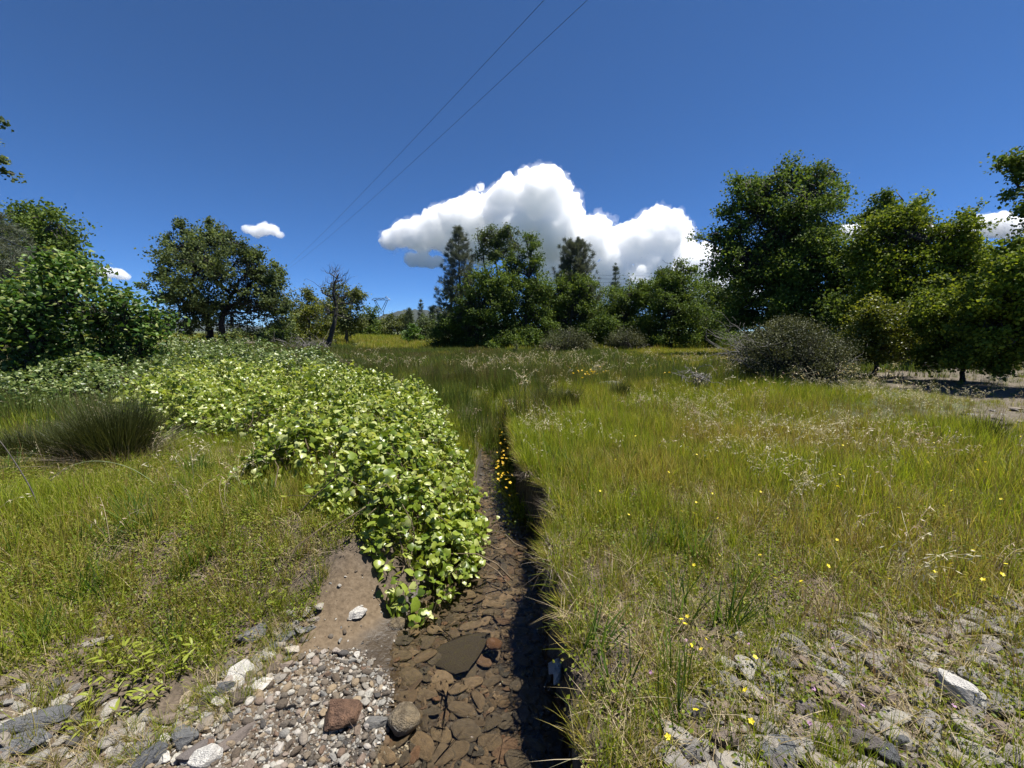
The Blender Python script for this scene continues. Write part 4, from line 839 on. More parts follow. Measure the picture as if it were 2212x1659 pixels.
# ---- broad-leaved tree-bush at the left edge
def broad_bush():
    Y = 8.6; m = pxm(Y); base = np.array([at(120, 720, Y)[0], Y, 0.0]); root = empty('broad_leaved_bush', base, 'tall bush with large glossy leaves at the left edge', 'bush')
    lob = [(60, 640, 70, 60), (150, 600, 60, 55), (165, 588, 34, 28), (225, 655, 64, 44), (290, 670, 44, 40), (318, 690, 30, 36), (110, 690, 90, 60), (210, 710, 90, 50), (300, 730, 46, 36), (20, 700, 70, 80), (-60, 680, 90, 90), (60, 780, 90, 60), (170, 790, 90, 50), (-40, 800, 80, 60), (265, 775, 50, 34)]
    lobes = [(at(a, b, Y) + np.array([0, rng.uniform(-0.5, 0.5), 0]), np.array([r1 * m, r1 * m * 0.9, r2 * m])) for a, b, r1, r2 in lob]
    P, _ = crown_points(lobes, 1500, 0.55); P = P[P[:, 2] > 0.08]
    C = np.repeat(P, 11, 0) + rng.normal(size=(len(P) * 11, 3)) * 0.14; C = C[C[:, 2] > 0.05]
    n = len(C); d, nn = leaf_frames(n, np.tile([0, -0.2, 0.8], (n, 1))); S = 0.088 * rng.uniform(0.55, 1.3, n)
    ell = (H6[0][0] * np.array([0.72, 1, 1]), H6[0][1]); ell2 = (H6[1][0] * np.array([0.7, 1.05, 1]), H6[1][1])
    M1 = [mesh_np('leaf', e[0], [e[1]], True, [M_BIGOBJ]) for e in (ell, ell2)]
    score = S / np.linalg.norm(C - np.array([0, 0, CAM_Z]), axis=1); score = score * (C[:, 1] < np.median(C[:, 1])) * (C[:, 0] > -12.3)
    order = np.argsort(-score); io, im = order[:260], order[260:]
    A = Acc(); h = len(im) // 2
    stamp(A, ell, C[im[:h]], d[im[:h]], nn[im[:h]], S[im[:h]]); stamp(A, ell2, C[im[h:]], d[im[h:]], nn[im[h:]], S[im[h:]])
    tag(obj('crown', A.mesh('crown', [M_BIGLEAF], True, base), root), kind='stuff')
    individual_leaves(root, base, C[io], d[io], nn[io], S[io], M1)
    B = Acc()
    for s in range(7):
        b = base + np.array([rng.uniform(-1.6, 1.2), rng.uniform(-0.4, 0.4), 0]); t = lobes[rng.integers(len(lobes))][0]
        tube(B, bend(b, t, 7, 0.05), np.linspace(0.06, 0.02, 7), 6)
    for c, r in lobes:
        near = P[(np.abs((P - c) / r) < 1.05).all(1)][:30]; s0 = np.array([c[0], c[1], max(0.1, c[2] - r[2] * 1.2)])
        for q in near: tube(B, bend(s0, q, 4, 0.1), np.linspace(0.014, 0.004, 4), 3)
    obj('trunk', B.mesh('trunk', [BARKD], True, base), root)
def bigleaf_obj():
    m, n, l = newmat('broad_glossy_leaf'); oi = n.new('ShaderNodeObjectInfo')
    r = ramp(n, [(0.03, 0.07, 0.012), (0.06, 0.125, 0.02), (0.13, 0.19, 0.04), (0.24, 0.28, 0.10)], [0, 0.4, 0.8, 1]); l.new(oi.outputs['Random'], r.inputs[0])
    p = n.new('ShaderNodeBsdfPrincipled'); l.new(r.outputs[0], p.inputs['Base Color']); p.inputs['Roughness'].default_value = 0.45; p.inputs['Specular IOR Level'].default_value = 0.25
    t = n.new('ShaderNodeBsdfTranslucent'); l.new(mixc(n, l, 1.0, r.outputs[0], (1.4, 1.3, 0.7), 'MULTIPLY'), t.inputs['Color'])
    mx = n.new('ShaderNodeMixShader'); mx.inputs[0].default_value = 0.3; l.new(p.outputs[0], mx.inputs[1]); l.new(t.outputs[0], mx.inputs[2])
    o = n.new('ShaderNodeOutputMaterial'); l.new(mx.outputs[0], o.inputs['Surface']); return m
M_BIGOBJ = bigleaf_obj()
broad_bush()

# ---- low lance-leaved weeds on the left shore
M_WEED = leafmat('weed_leaf', [(0.13, 0.17, 0.02), (0.22, 0.26, 0.035), (0.33, 0.34, 0.06)], None, 0.35, 0.45, 0.3)
def lance():
    V = np.array([(0, 0, 0), (-0.11, 0.3, 0.03), (0, 0.3, 0.0), (0.11, 0.3, 0.03), (-0.12, 0.6, 0.01), (0, 0.62, -0.02), (0.12, 0.6, 0.01), (0, 1.0, -0.14)])
    T = np.array([(0, 2, 1), (0, 3, 2), (1, 2, 5), (1, 5, 4), (2, 3, 6), (2, 6, 5), (4, 5, 7), (5, 6, 7)]); return V, T
LANCE = lance(); LM = [mesh_np('leaf', LANCE[0], [LANCE[1]], True, [M_WEED])]
for i, (px, py, hgt, wh) in enumerate([(300, 1475, 0.17, 'tallest of the shore clump'), (255, 1490, 0.15, 'left side of the shore clump'), (335, 1450, 0.14, 'top of the shore clump'), (395, 1440, 0.13, 'right end of the shore clump, over the wet sand'), (285, 1540, 0.12, 'front of the shore clump'), (215, 1520, 0.11, 'left outlier of the shore clump'), (345, 1500, 0.12, 'middle of the shore clump'), (455, 1400, 0.09, 'single, beside the grey boulder'), (190, 1585, 0.08, 'low, among the flat grey stones'), (600, 1310, 0.12, 'at the grass edge above the sand'), (250, 1430, 0.13, 'behind the shore clump')]):
    g = gr(px, py, -0.22); g = gr(px, py, float(height(g[0], g[1]))); base = g
    root = empty('leafy_weed', base, 'yellow-green lance-leaved weed, ' + wh, 'weed', 'weeds on the left shore')
    B = Acc(); C = []; dd = []
    for s in range(4):
        top = base + np.array([rng.normal() * 0.05, rng.normal() * 0.05, 0.85 * hgt * rng.uniform(0.7, 1.1)]); p = bend(base + rng.normal(size=3) * np.array([0.02, 0.02, 0]), top, 5, 0.06)
        tube(B, p, np.linspace(0.003, 0.0015, 5), 4)
        for q in range(6):
            a = rng.uniform(0, 6.28); C.append(p[min(4, 1 + q * 4 // 5)]); dd.append((math.cos(a), math.sin(a), rng.uniform(0.0, 0.7)))
    C = np.array(C); d = unit(np.array(dd)); nn = unit(np.tile([0, 0, 1.0], (len(C), 1)) + rng.normal(size=(len(C), 3)) * 0.25)
    obj('stem', B.mesh('stem', [M_STEM], True, base), root)
    individual_leaves(root, base, C, d, nn, 0.044 * rng.uniform(0.6, 1.25, len(C)), LM)
# ================================================================== STONES
M_DRY = stonemat('dry_gravel', [(0.36, 0.335, 0.29), (0.17, 0.165, 0.155), (0.42, 0.40, 0.35), (0.10, 0.075, 0.052), (0.065, 0.062, 0.06), (0.26, 0.20, 0.13), (0.48, 0.46, 0.42), (0.13, 0.075, 0.045), (0.22, 0.20, 0.17), (0.09, 0.07, 0.05)], None, 0.75, 2.4, 0.6)
M_WET = stonemat('wet_creek_stone', [(0.098, 0.072, 0.047), (0.055, 0.048, 0.039), (0.137, 0.104, 0.070), (0.044, 0.042, 0.038), (0.117, 0.094, 0.065), (0.163, 0.127, 0.091), (0.072, 0.060, 0.046), (0.127, 0.078, 0.052)], None, 0.5, 2.2, 0.7)
M_GREY = stonemat('grey_rock', [(0.15, 0.155, 0.16), (0.21, 0.21, 0.21), (0.12, 0.125, 0.135), (0.25, 0.24, 0.22)], None, 0.8, 2.6, 0.5, 0.8)
M_SHALE = stonemat('pinkish_shale', [(0.216, 0.195, 0.172), (0.288, 0.263, 0.228), (0.158, 0.149, 0.145), (0.317, 0.298, 0.255), (0.202, 0.156, 0.124), (0.101, 0.096, 0.097)], None, 0.85, 2.6, 0.4, 0.6)
M_RUST = stonemat('rusty_rock', [(0.11, 0.058, 0.038), (0.16, 0.10, 0.066)], None, 0.7, 1.9, 1.0, 0.9)
M_TAN = stonemat('speckled_tan_rock', [(0.17, 0.135, 0.085), (0.20, 0.16, 0.105)], None, 0.35, 1.6, 1.0, 0.9, 0.6)
M_WHITE = stonemat('pale_rock', [(0.52, 0.50, 0.46), (0.60, 0.58, 0.54)], None, 0.8, 2.2, 0.35, 0.8)
M_ORANGE = stonemat('orange_cobble', [(0.10, 0.055, 0.03), (0.11, 0.06, 0.034)], None, 0.5, 20, 0.5)
M_OLIVE = stonemat('olive_slab', [(0.037, 0.033, 0.024), (0.053, 0.045, 0.033)], None, 0.6, 20, 0.6)
def hull(n, sq, r_):
    bm = bmesh.new()
    for k in range(n):
        d = r_.normal(size=3); d /= (np.abs(d) ** sq).sum() ** (1 / sq); d *= r_.uniform(0.8, 1.0); bm.verts.new(d)
    g = bmesh.ops.convex_hull(bm, input=bm.verts); 
    bmesh.ops.delete(bm, geom=list({e for e in g['geom_interior'] if isinstance(e, bmesh.types.BMVert)}), context='VERTS')
    return bm
def angular(seed, bevel=0.05, n=15, sq=3.0):
    r_ = np.random.default_rng(seed); bm = hull(n, sq, r_)
    bmesh.ops.dissolve_limit(bm, angle_limit=R(14), verts=bm.verts, edges=bm.edges)
    bmesh.ops.bevel(bm, geom=list(bm.edges), offset=bevel, segments=1, affect='EDGES', profile=0.6)
    bmesh.ops.triangulate(bm, faces=bm.faces)
    V = np.array([v.co[:] for v in bm.verts]); bm.verts.index_update(); T = np.array([[v.index for v in f.verts] for f in bm.faces]); bm.free(); return V, T
def rounded(seed, rough=0.22, sub=2):
    V, T = (ICO2 if sub == 2 else ICO3); o = seed * 7.3
    k = np.array([1 + rough * (mnoise.noise(Vector(v * 1.1 + o)) + 0.5 * mnoise.noise(Vector(v * 2.6 + o))) for v in V]); return V * k[:, None], T
def craggy(seed, bevel=0.06, n=18, sub=2, amp=0.05):
    V, T = angular(seed, bevel, n); bm = bmesh.new(); vs_ = [bm.verts.new(v) for v in V]
    for t in T:
        try: bm.faces.new([vs_[i] for i in t])
        except ValueError: pass
    bmesh.ops.subdivide_edges(bm, edges=bm.edges[:], cuts=sub, use_grid_fill=True)
    for v in bm.verts:
        q = v.co.copy(); v.co = q * (1 + amp * mnoise.noise(q * 3.1 + Vector((seed, 0, 0))) + amp * 0.6 * mnoise.noise(q * 9 + Vector((0, seed, 0))))
    bmesh.ops.triangulate(bm, faces=bm.faces); bm.verts.index_update()
    V = np.array([v.co[:] for v in bm.verts]); T = np.array([[v.index for v in f.verts] for f in bm.faces]); bm.free(); return V, T
ANG = [angular(100 + i, 0.10, 14) for i in range(10)]; RND = [rounded(i) for i in range(8)]; FLT = [angular(300 + i, 0.16, 16, 2.6) for i in range(10)]
def mset(lst, mat, smooth, nm): return [mesh_np(nm, v, [t], smooth, [mat]) for v, t in lst]
DRYM = mset(RND[:5], M_DRY, True, 'pebble') + mset(ANG, M_DRY, False, 'pebble') + mset(FLT[:6], M_DRY, False, 'pebble')
WETM = mset(FLT, M_WET, True, 'creek_stone') + mset(RND[:4], M_WET, True, 'creek_stone')
SHM = mset(ANG, M_SHALE, False, 'shale_fragment') + mset(FLT[:4], M_SHALE, False, 'shale_fragment')
def put(name, me, loc, scl, rz, label, cat, group=None, tilt=0.12):
    o = obj(name, me, None, loc); o.scale = [float(s) for s in scl]; o.rotation_euler = (rng.normal() * tilt, rng.normal() * tilt, rz)
    return tag(o, label, cat, group)
def ground_at(px, py, z0=-0.3):
    g = gr(px, py, z0)
    for k in range(4): g = gr(px, py, float(height(g[0], g[1])))
    return g
ROCKS = []
def feature(name, tpl, mat, px, py, wpx, dpx, hm, rz, label, cat='rock', smooth=False, sink=0.25, z0=-0.3, tilt=0.1, water=None):
    """a single rock: wpx across, dpx deep on the ground (picture units), hm tall in metres"""
    g = ground_at(px, py, z0) if water is None else gr(px, py, water)
    t = np.linalg.norm(g - np.array([0, 0, CAM_Z])); t = g[1] / (CP + (829.5 - py) / FPX * SP); m = t / FPX
    ROCKS.append((g[0], g[1], max(wpx, dpx) * m * 0.5))
    me = mesh_np(name, tpl[0], [tpl[1]], smooth, [mat])
    ext = tpl[0].max(0) - tpl[0].min(0)
    sx, sy, sz = wpx * m / ext[0], dpx * m / ext[1], hm / ext[2]
    return put(name, me, (g[0], g[1], g[2] + hm * (0.5 - sink)), (sx, sy, sz), rz, label, cat, None, tilt)
CR = [craggy(500 + i) for i in range(16)]
feature('rock', craggy(520, 0.05, 14), M_RUST, 741, 1556, 78, 62, 0.085, 0.3, 'rusty brown angular block on the pale gravel', smooth=False, sink=0.15)
feature('rock', rounded(41, 0.18, 3), M_TAN, 873, 1575, 70, 62, 0.10, 0.2, 'speckled tan boulder half in the water by the gravel', smooth=True, sink=0.0, water=WL - 0.03)
feature('rock', rounded(42, 0.16, 3), M_TAN, 858, 1362, 40, 36, 0.075, 0.8, 'small round stone with a white top poking out of the shallows', smooth=True, sink=0.0, water=WL - 0.035)
feature('creek_slab', craggy(522, 0.12, 14, 1, 0.03), M_OLIVE, 1000, 1412, 128, 105, 0.05, 0.2, 'largest flat olive slab lying under the water', 'slab', True, 0.0, water=WL - 0.066, tilt=0.02)
feature('cobble', rounded(43, 0.14, 3), M_ORANGE, 1067, 1399, 36, 30, 0.045, 0.1, 'orange round cobble beside the flat olive slab', 'cobble', True, 0.0, water=WL - 0.045)
for q in [(CR[0], M_GREY, 545, 1372, 62, 46, 0.06, 0.2, 'grey boulder at the grass edge above the sand'), (CR[1], M_WHITE, 519, 1462, 58, 44, 0.07, 1.1, 'pale angular rock half in shadow on the sand edge'), (CR[2], M_GREY, 487, 1492, 40, 30, 0.05, 0.4, 'small grey rock just below the pale angular rock'),
          (CR[3], M_WHITE, 772, 1328, 38, 30, 0.045, 0.9, 'white stone at the shadow edge of the grapevine'), (CR[4], M_GREY, 745, 1287, 46, 36, 0.06, 0.3, 'dark grey rock under the grapevine, right one'), (CR[5], M_GREY, 658, 1284, 40, 34, 0.055, 1.9, 'dark grey rock under the grapevine, left one'),
          (CR[6], M_GREY, 664, 1361, 40, 13, 0.025, 0.5, 'thin dark splinter of rock lying on the sand'), (CR[7], M_WHITE, 581, 1421, 28, 22, 0.035, 0.1, 'cream stone on the sand left of the gravel'), (CR[8], M_SHALE, 510, 1598, 30, 92, 0.04, -0.5, 'long pale tongue-shaped stone on the gravel'), (CR[9], M_WHITE, 447, 1643, 62, 50, 0.06, 0.2, 'pale squarish stone at the bottom edge of the gravel'),
          (CR[10], M_GREY, 398, 1598, 60, 40, 0.05, -0.4, 'grey slanting rock left of the long pale stone'), (CR[11], M_GREY, 70, 1562, 120, 50, 0.05, 0.3, 'flat grey slab in the lower left corner, upper one'), (CR[12], M_GREY, 55, 1610, 110, 46, 0.05, 0.0, 'flat grey slab in the lower left corner, lower one'), (CR[13], M_GREY, 325, 1640, 70, 40, 0.045, 0.7, 'grey rock on the gravel edge at the bottom'),
          (CR[14], M_SHALE, 205, 1392, 60, 20, 0.03, 0.5, 'tan flat stone half hidden in the left grass'), (CR[15], M_GREY, 620, 1378, 44, 30, 0.04, 0.6, 'low grey rock between the boulder and the sand'), (CR[3], M_GREY, 592, 1400, 30, 24, 0.035, 2.2, 'small grey rock below the grey boulder'), (CR[5], M_SHALE, 250, 1598, 60, 36, 0.04, 1.2, 'greyish shale slab left of the gravel'),
          (CR[8], M_SHALE, 428, 1625, 34, 80, 0.045, -0.4, 'tall tan slab leaning beside the pale squarish stone'), (CR[2], M_GREY, 815, 1566, 60, 26, 0.04, 0.1, 'dark grey flat rock between the rusty block and the tan boulder')]:
    feature('rock', q[0], q[1], q[2], q[3], q[4], q[5], q[6], q[7], q[8])
for q in [(CR[6], M_WHITE, 2072, 1520, 66, 88, 0.10, 0.25, 'large white angular rock in the dry grass, lower right'), (CR[1], M_GREY, 1683, 1632, 86, 52, 0.05, 0.1, 'grey slab at the bottom edge in the dry grass'), (CR[4], M_GREY, 1922, 1640, 44, 60, 0.045, 0.5, 'narrow grey slab by the bottom edge'), (CR[7], M_GREY, 1945, 1612, 42, 26, 0.04, -0.3, 'small grey rock above the narrow slab'),
          (CR[0], M_WHITE, 1592, 1380, 32, 24, 0.045, 0.0, 'small round white stone in the grass right of the yellow flowers'), (CR[9], M_SHALE, 2008, 1392, 58, 24, 0.04, -0.4, 'shale shard above the large white rock'), (CR[10], M_SHALE, 2010, 1456, 84, 30, 0.035, -0.3, 'long shale plate just above the large white rock'), (CR[11], M_SHALE, 2120, 1424, 60, 26, 0.04, -0.5, 'pinkish shale plate near the right edge'),
          (CR[12], M_SHALE, 1785, 1492, 66, 36, 0.04, 0.3, 'broad shale rock between flowers and the white rock'), (CR[13], M_SHALE, 1490, 1635, 60, 34, 0.05, 0.2, 'pinkish stone at the bottom edge beside a yellow flower'), (CR[14], M_GREY, 1316, 834, 56, 30, 0.12, 0.1, 'low grey boulder lying in the middle of the meadow'), (CR[15], M_WHITE, 1992, 953, 44, 20, 0.035, 0.2, 'pale flat stone in the right meadow'), (CR[2], M_WHITE, 1862, 944, 26, 12, 0.03, 0.6, 'small pale stone left of the pale flat stone'),
          (CR[5], M_SHALE, 1290, 1632, 40, 30, 0.06, 0.2, 'dark stone stuck in the bank top at the bottom edge'), (CR[0], M_GREY, 1040, 770, 22, 10, 0.12, 0.2, 'grey rock before the centre pines, left one'), (CR[3], M_GREY, 1115, 772, 34, 12, 0.14, 0.4, 'grey rock before the centre pines, right one')]:
    o_ = feature('rock', q[0], q[1], q[2], q[3], q[4], q[5], q[6] * 1.25, q[7], q[8], z0=0.0)
    if q[8].startswith('large white'): o_.scale[2] *= 0.5; o_.rotation_euler = (0.42, -0.2, 0.25); o_.location.z += 0.02
# two pale slabs wedged in the cut bank
for i, (px, py, w, hgt, rz, lab) in enumerate([(1190, 1440, 44, 30, 0.5, 'pale slab sticking out of the cut bank above the water'), (1200, 1462, 30, 40, 1.0, 'pale wedge just below the slab in the cut bank')]):
    p = at(px, py, 1.62 - 0.03 * i); m = 1.75 / FPX; me = mesh_np('bank_slab', CR[6 + i][0], [CR[6 + i][1]], False, [M_WHITE])
    put('bank_slab', me, (creek_r(np.array(p[1])) - 0.012, p[1], p[2]), (0.05, 0.022, 0.035), rz, lab, 'rock', None, 0.4)

# ---- loose stones: the larger ones one by one, the small gravel as one mass
def sample(n, poly, zfun=None):
    P = np.asarray(poly); lo, hi = P.min(0), P.max(0); out = np.zeros((0, 2))
    while len(out) < n:
        q = rng.uniform(lo, hi, (n * 3, 2)); out = np.concatenate([out, q[poly_sd(q[:, 0], q[:, 1], P) > 0]])
    return out[:n]
placed = []
def spaced(cand, rad, n, k=0.8):
    out = []; cell = {}
    for c, r in zip(cand, rad):
        if len(out) >= n: break
        ok = True
        for (d, s) in out:
            if abs(d[0] - c[0]) < (r + s) * k and abs(d[1] - c[1]) < (r + s) * k and math.hypot(d[0] - c[0], d[1] - c[1]) < (r + s) * k: ok = False; break
        if ok: out.append((c, r))
    return out
BARV = gxy([(240, 1670), (330, 1590), (430, 1530), (560, 1465), (680, 1405), (790, 1395), (835, 1450), (842, 1560), (830, 1670)], -0.33)
cand = sample(1500, BARV); rad = np.sort(rng.gamma(1.6, 0.0042, 1500) + 0.006)[::-1]; rad = np.clip(rad, 0, 0.024)
for c, r in spaced(cand, rad, 280, 0.7):
    z = float(height(c[0], c[1])); k = rng.integers(len(DRYM))
    put('pebble', DRYM[k], (c[0], c[1], z + r * 0.35), (r * rng.uniform(0.85, 1.35), r * rng.uniform(0.7, 1.0), r * rng.uniform(0.5, 0.8)), rng.uniform(0, 6.28), 'dry pebble lying in the gravel of the left bar', 'pebble', 'larger pebbles of the gravel bar', 0.3)
SHORE = gxy([(0, 1670), (0, 1500), (150, 1480), (330, 1520), (430, 1450), (500, 1390), (640, 1300), (700, 1300), (640, 1360), (600, 1420), (470, 1520), (330, 1590), (230, 1670)], -0.22)
cand = sample(1400, SHORE); rad = np.sort(rng.gamma(1.8, 0.0075, 1400) + 0.009)[::-1]; rad = np.clip(rad, 0, 0.04)
for c, r in spaced(cand, rad, 170, 0.75):
    z = float(height(c[0], c[1])); k = rng.integers(len(SHM) + 8); SM_ = (SHM + DRYM[5:13])
    put('shore_stone', SM_[k], (c[0], c[1], z + r * 0.15), (r * 1.3, r * 0.9, r * 0.55), rng.uniform(0, 6.28), 'angular grey stone on the left shore between grass and gravel', 'stone', 'angular stones of the left shore', 0.2)
yy = rng.uniform(1.0, 3.9, 5200); a, b = creek_l(yy), creek_r(yy); tt = rng.random(5200); xx = a + (b - a) * (0.03 + 0.95 * tt)
rad = np.sort(rng.gamma(2.3, 0.011, 5200) + 0.012)[::-1]; rad = np.clip(rad, 0, 0.058)
ii = rng.permutation(5200); cs = spaced(np.stack([xx, yy], 1)[ii], rad, 290, 0.62)
for c, r in cs:
    z = min(float(height(c[0], c[1])), WL - 0.012); k = rng.integers(len(WETM))
    hz = r * rng.uniform(0.18, 0.30); zz = min(z + hz * 0.6, WL - hz * 0.95 - 0.004)
    put('creek_stone', WETM[k], (c[0], c[1], zz), (r * 1.25, r * rng.uniform(0.6, 0.95), hz), rng.normal() * 0.7, 'flat brown stone on the creek bed under clear water', 'stone', 'stones on the creek bed', 0.08)
RSH = gxy([(1420, 1700), (1460, 1500), (1650, 1390), (1800, 1330), (1990, 1330), (2230, 1290), (2260, 1700)], 0.0)
RSHW = np.concatenate([RSH[1:6], np.array([[3.6, 1.9], [3.6, 0.3], [0.6, 0.3]])])
cand = sample(2200, RSH); rad = np.sort(rng.gamma(1.8, 0.009, 2200) + 0.012)[::-1]; rad = np.clip(rad, 0, 0.055)
for c, r in spaced(cand, rad, 240, 0.72):
    z = float(height(c[0], c[1])); k = rng.integers(len(SHM))
    put('shale_fragment', SHM[k], (c[0], c[1], z + r * 0.25), (r * 1.35, r * 0.85, r * 0.5), rng.normal() * 0.5 - 0.5, 'weathered shale fragment among the dry grass, lower right', 'stone', 'shale fragments in the dry grass', 0.25)
LIT3 = gxy([(2000, 930), (2100, 890), (2230, 880), (2230, 1040), (2100, 1000)])
cand = sample(300, LIT3); rad = np.sort(rng.gamma(2.0, 0.012, 300) + 0.02)[::-1]; rad = np.clip(rad, 0, 0.07)
for c, r in spaced(cand, rad, 40, 1.2):
    z = float(height(c[0], c[1])); put('pale_shard', SHM[rng.integers(len(SHM))], (c[0], c[1], z), (r * 1.35, r * 0.85, r * 0.4), rng.uniform(0, 3), 'pale flat shard on the bare ground near the right edge', 'stone', 'pale shards on the bare ground', 0.15)
# small gravel
PS = proto_set('gravel_stone', mset(RND[:2], M_DRY, True, 'gravel_stone') + mset(ANG[:8], M_DRY, False, 'gravel_stone'))
PW = proto_set('bed_stone', mset(FLT, M_WET, True, 'bed_stone'))
PH = proto_set('shale_chip', mset(ANG[:6], M_SHALE, False, 'shale_chip'))
def mass(name, pool, xy, rad, flat, label, cat, zoff=0.2, zmax=None):
    n = len(xy); z = height(xy[:, 0], xy[:, 1]) + rad * zoff
    if zmax is not None: z = np.minimum(z, zmax)
    rot = np.stack([rng.normal(size=n) * 0.3, rng.normal(size=n) * 0.3, rng.uniform(0, 6.28, n)], 1)
    scl = np.stack([rad * rng.uniform(0.9, 1.4, n), rad * rng.uniform(0.7, 1, n), rad * flat], 1)
    return scatter(name, pool, np.stack([xy[:, 0], xy[:, 1], z], 1), rot, scl, rng.integers(0, len(pool.objects), n), rng.random(n), label, cat)
GR2 = gxy([(140, 1760), (300, 1600), (420, 1535), (540, 1480), (680, 1395), (790, 1390), (850, 1440), (885, 1560), (880, 1760)], -0.33)
xy = sample(7500, GR2); edge = poly_sd(xy[:, 0], xy[:, 1], GR2); xy = xy[edge > 0.06 * rng.random(len(xy)) ** 2]
mass('gravel', PS, xy, rng.gamma(2.2, 0.0013, len(xy)) + 0.0026, 0.6, 'fine pale gravel of the bar beside the water', 'gravel')
xy = np.concatenate([sample(130, SAND), sample(900, SHORE)]); mass('shore_gravel', PS, xy, rng.gamma(2, 0.002, len(xy)) + 0.0025, 0.6, 'scattered small stones on the sand and left shore', 'gravel')
n = 7400; yy = rng.uniform(0.2, 5.5, n); a, b = creek_l(yy), creek_r(yy); xx = a - 0.05 + (b - a + 0.05) * rng.random(n)
mass('creek_bed_gravel', PW, np.stack([xx, yy], 1), rng.gamma(2.4, 0.0045, n) + 0.006, 0.4, 'small brown stones paving the creek bed', 'gravel', 0.15, WL - 0.006)
xy = sample(4200, RSHW); mass('shale_chips', PH, xy, rng.gamma(2, 0.004, len(xy)) + 0.004, 0.45, 'small shale chips littering the dry grass', 'gravel', 0.1)
# ================================================================== GRASS
def grassmat(name, green, dry, trans=0.42, rough=0.5):
    m, n, l = newmat(name)
    g = n.new('ShaderNodeNewGeometry'); rnd = g.outputs['Random Per Island']
    a = n.new('ShaderNodeAttribute'); a.attribute_type = 'INSTANCER'; a.attribute_name = 'tint'
    rg = ramp(n, green); l.new(rnd, rg.inputs[0]); rd = ramp(n, dry); l.new(rnd, rd.inputs[0])
    # every blade leans towards green or dry according to its patch
    oi = n.new('ShaderNodeObjectInfo')
    r2 = math_(n, l, 'FRACT', math_(n, l, 'ADD', math_(n, l, 'MULTIPLY', rnd, 7.13), oi.outputs['Random']))
    s = math_(n, l, 'ADD', math_(n, l, 'MULTIPLY', math_(n, l, 'SUBTRACT', a.outputs['Fac'], r2), 2.2), 0.5, True)
    c = mixc(n, l, s, rg.outputs[0], rd.outputs[0])
    p = n.new('ShaderNodeBsdfPrincipled'); l.new(c, p.inputs['Base Color']); p.inputs['Roughness'].default_value = rough; p.inputs['Specular IOR Level'].default_value = 0.25
    t = n.new('ShaderNodeBsdfTranslucent'); l.new(mixc(n, l, 1.0, c, (1.4, 1.35, 0.8), 'MULTIPLY'), t.inputs['Color'])
    mx = n.new('ShaderNodeMixShader'); mx.inputs[0].default_value = trans; l.new(p.outputs[0], mx.inputs[1]); l.new(t.outputs[0], mx.inputs[2])
    o = n.new('ShaderNodeOutputMaterial'); l.new(mx.outputs[0], o.inputs['Surface']); return m
STRAW = [(0.20, 0.145, 0.075), (0.36, 0.28, 0.16), (0.52, 0.44, 0.30)]
M_GRASS = grassmat('meadow_grass', [(0.108, 0.157, 0.010), (0.187, 0.246, 0.016), (0.302, 0.342, 0.031)], [(0.17, 0.14, 0.024), (0.28, 0.235, 0.05), (0.42, 0.35, 0.12)])
M_DRYG = grassmat('dry_grass', [(0.16, 0.15, 0.06), (0.26, 0.22, 0.10), (0.36, 0.30, 0.17)], STRAW, 0.25)
M_HERB = grassmat('low_herbs', [(0.081, 0.126, 0.011), (0.144, 0.198, 0.016), (0.241, 0.288, 0.027)], [(0.16, 0.14, 0.025), (0.26, 0.23, 0.05), (0.33, 0.29, 0.10)])
M_RUSH = grassmat('rush_blades', [(0.047, 0.078, 0.014), (0.084, 0.124, 0.022), (0.135, 0.178, 0.034)], [(0.075, 0.06, 0.026), (0.12, 0.095, 0.04), (0.19, 0.155, 0.075)])
M_SEED = grassmat('seed_heads', [(0.42, 0.37, 0.22), (0.55, 0.50, 0.34), (0.66, 0.61, 0.46)], [(0.30, 0.19, 0.14), (0.46, 0.36, 0.26), (0.60, 0.52, 0.38)], 0.3)
M_STEMS = grassmat('brown_stem', [(0.10, 0.085, 0.02), (0.15, 0.12, 0.035)], [(0.14, 0.075, 0.03), (0.24, 0.14, 0.06), (0.34, 0.24, 0.12)], 0.25)
M_DEEP = grassmat('deep_green_grass', [(0.04, 0.085, 0.012), (0.07, 0.13, 0.018), (0.12, 0.19, 0.03)], [(0.05, 0.09, 0.012), (0.09, 0.13, 0.02)], 0.4)
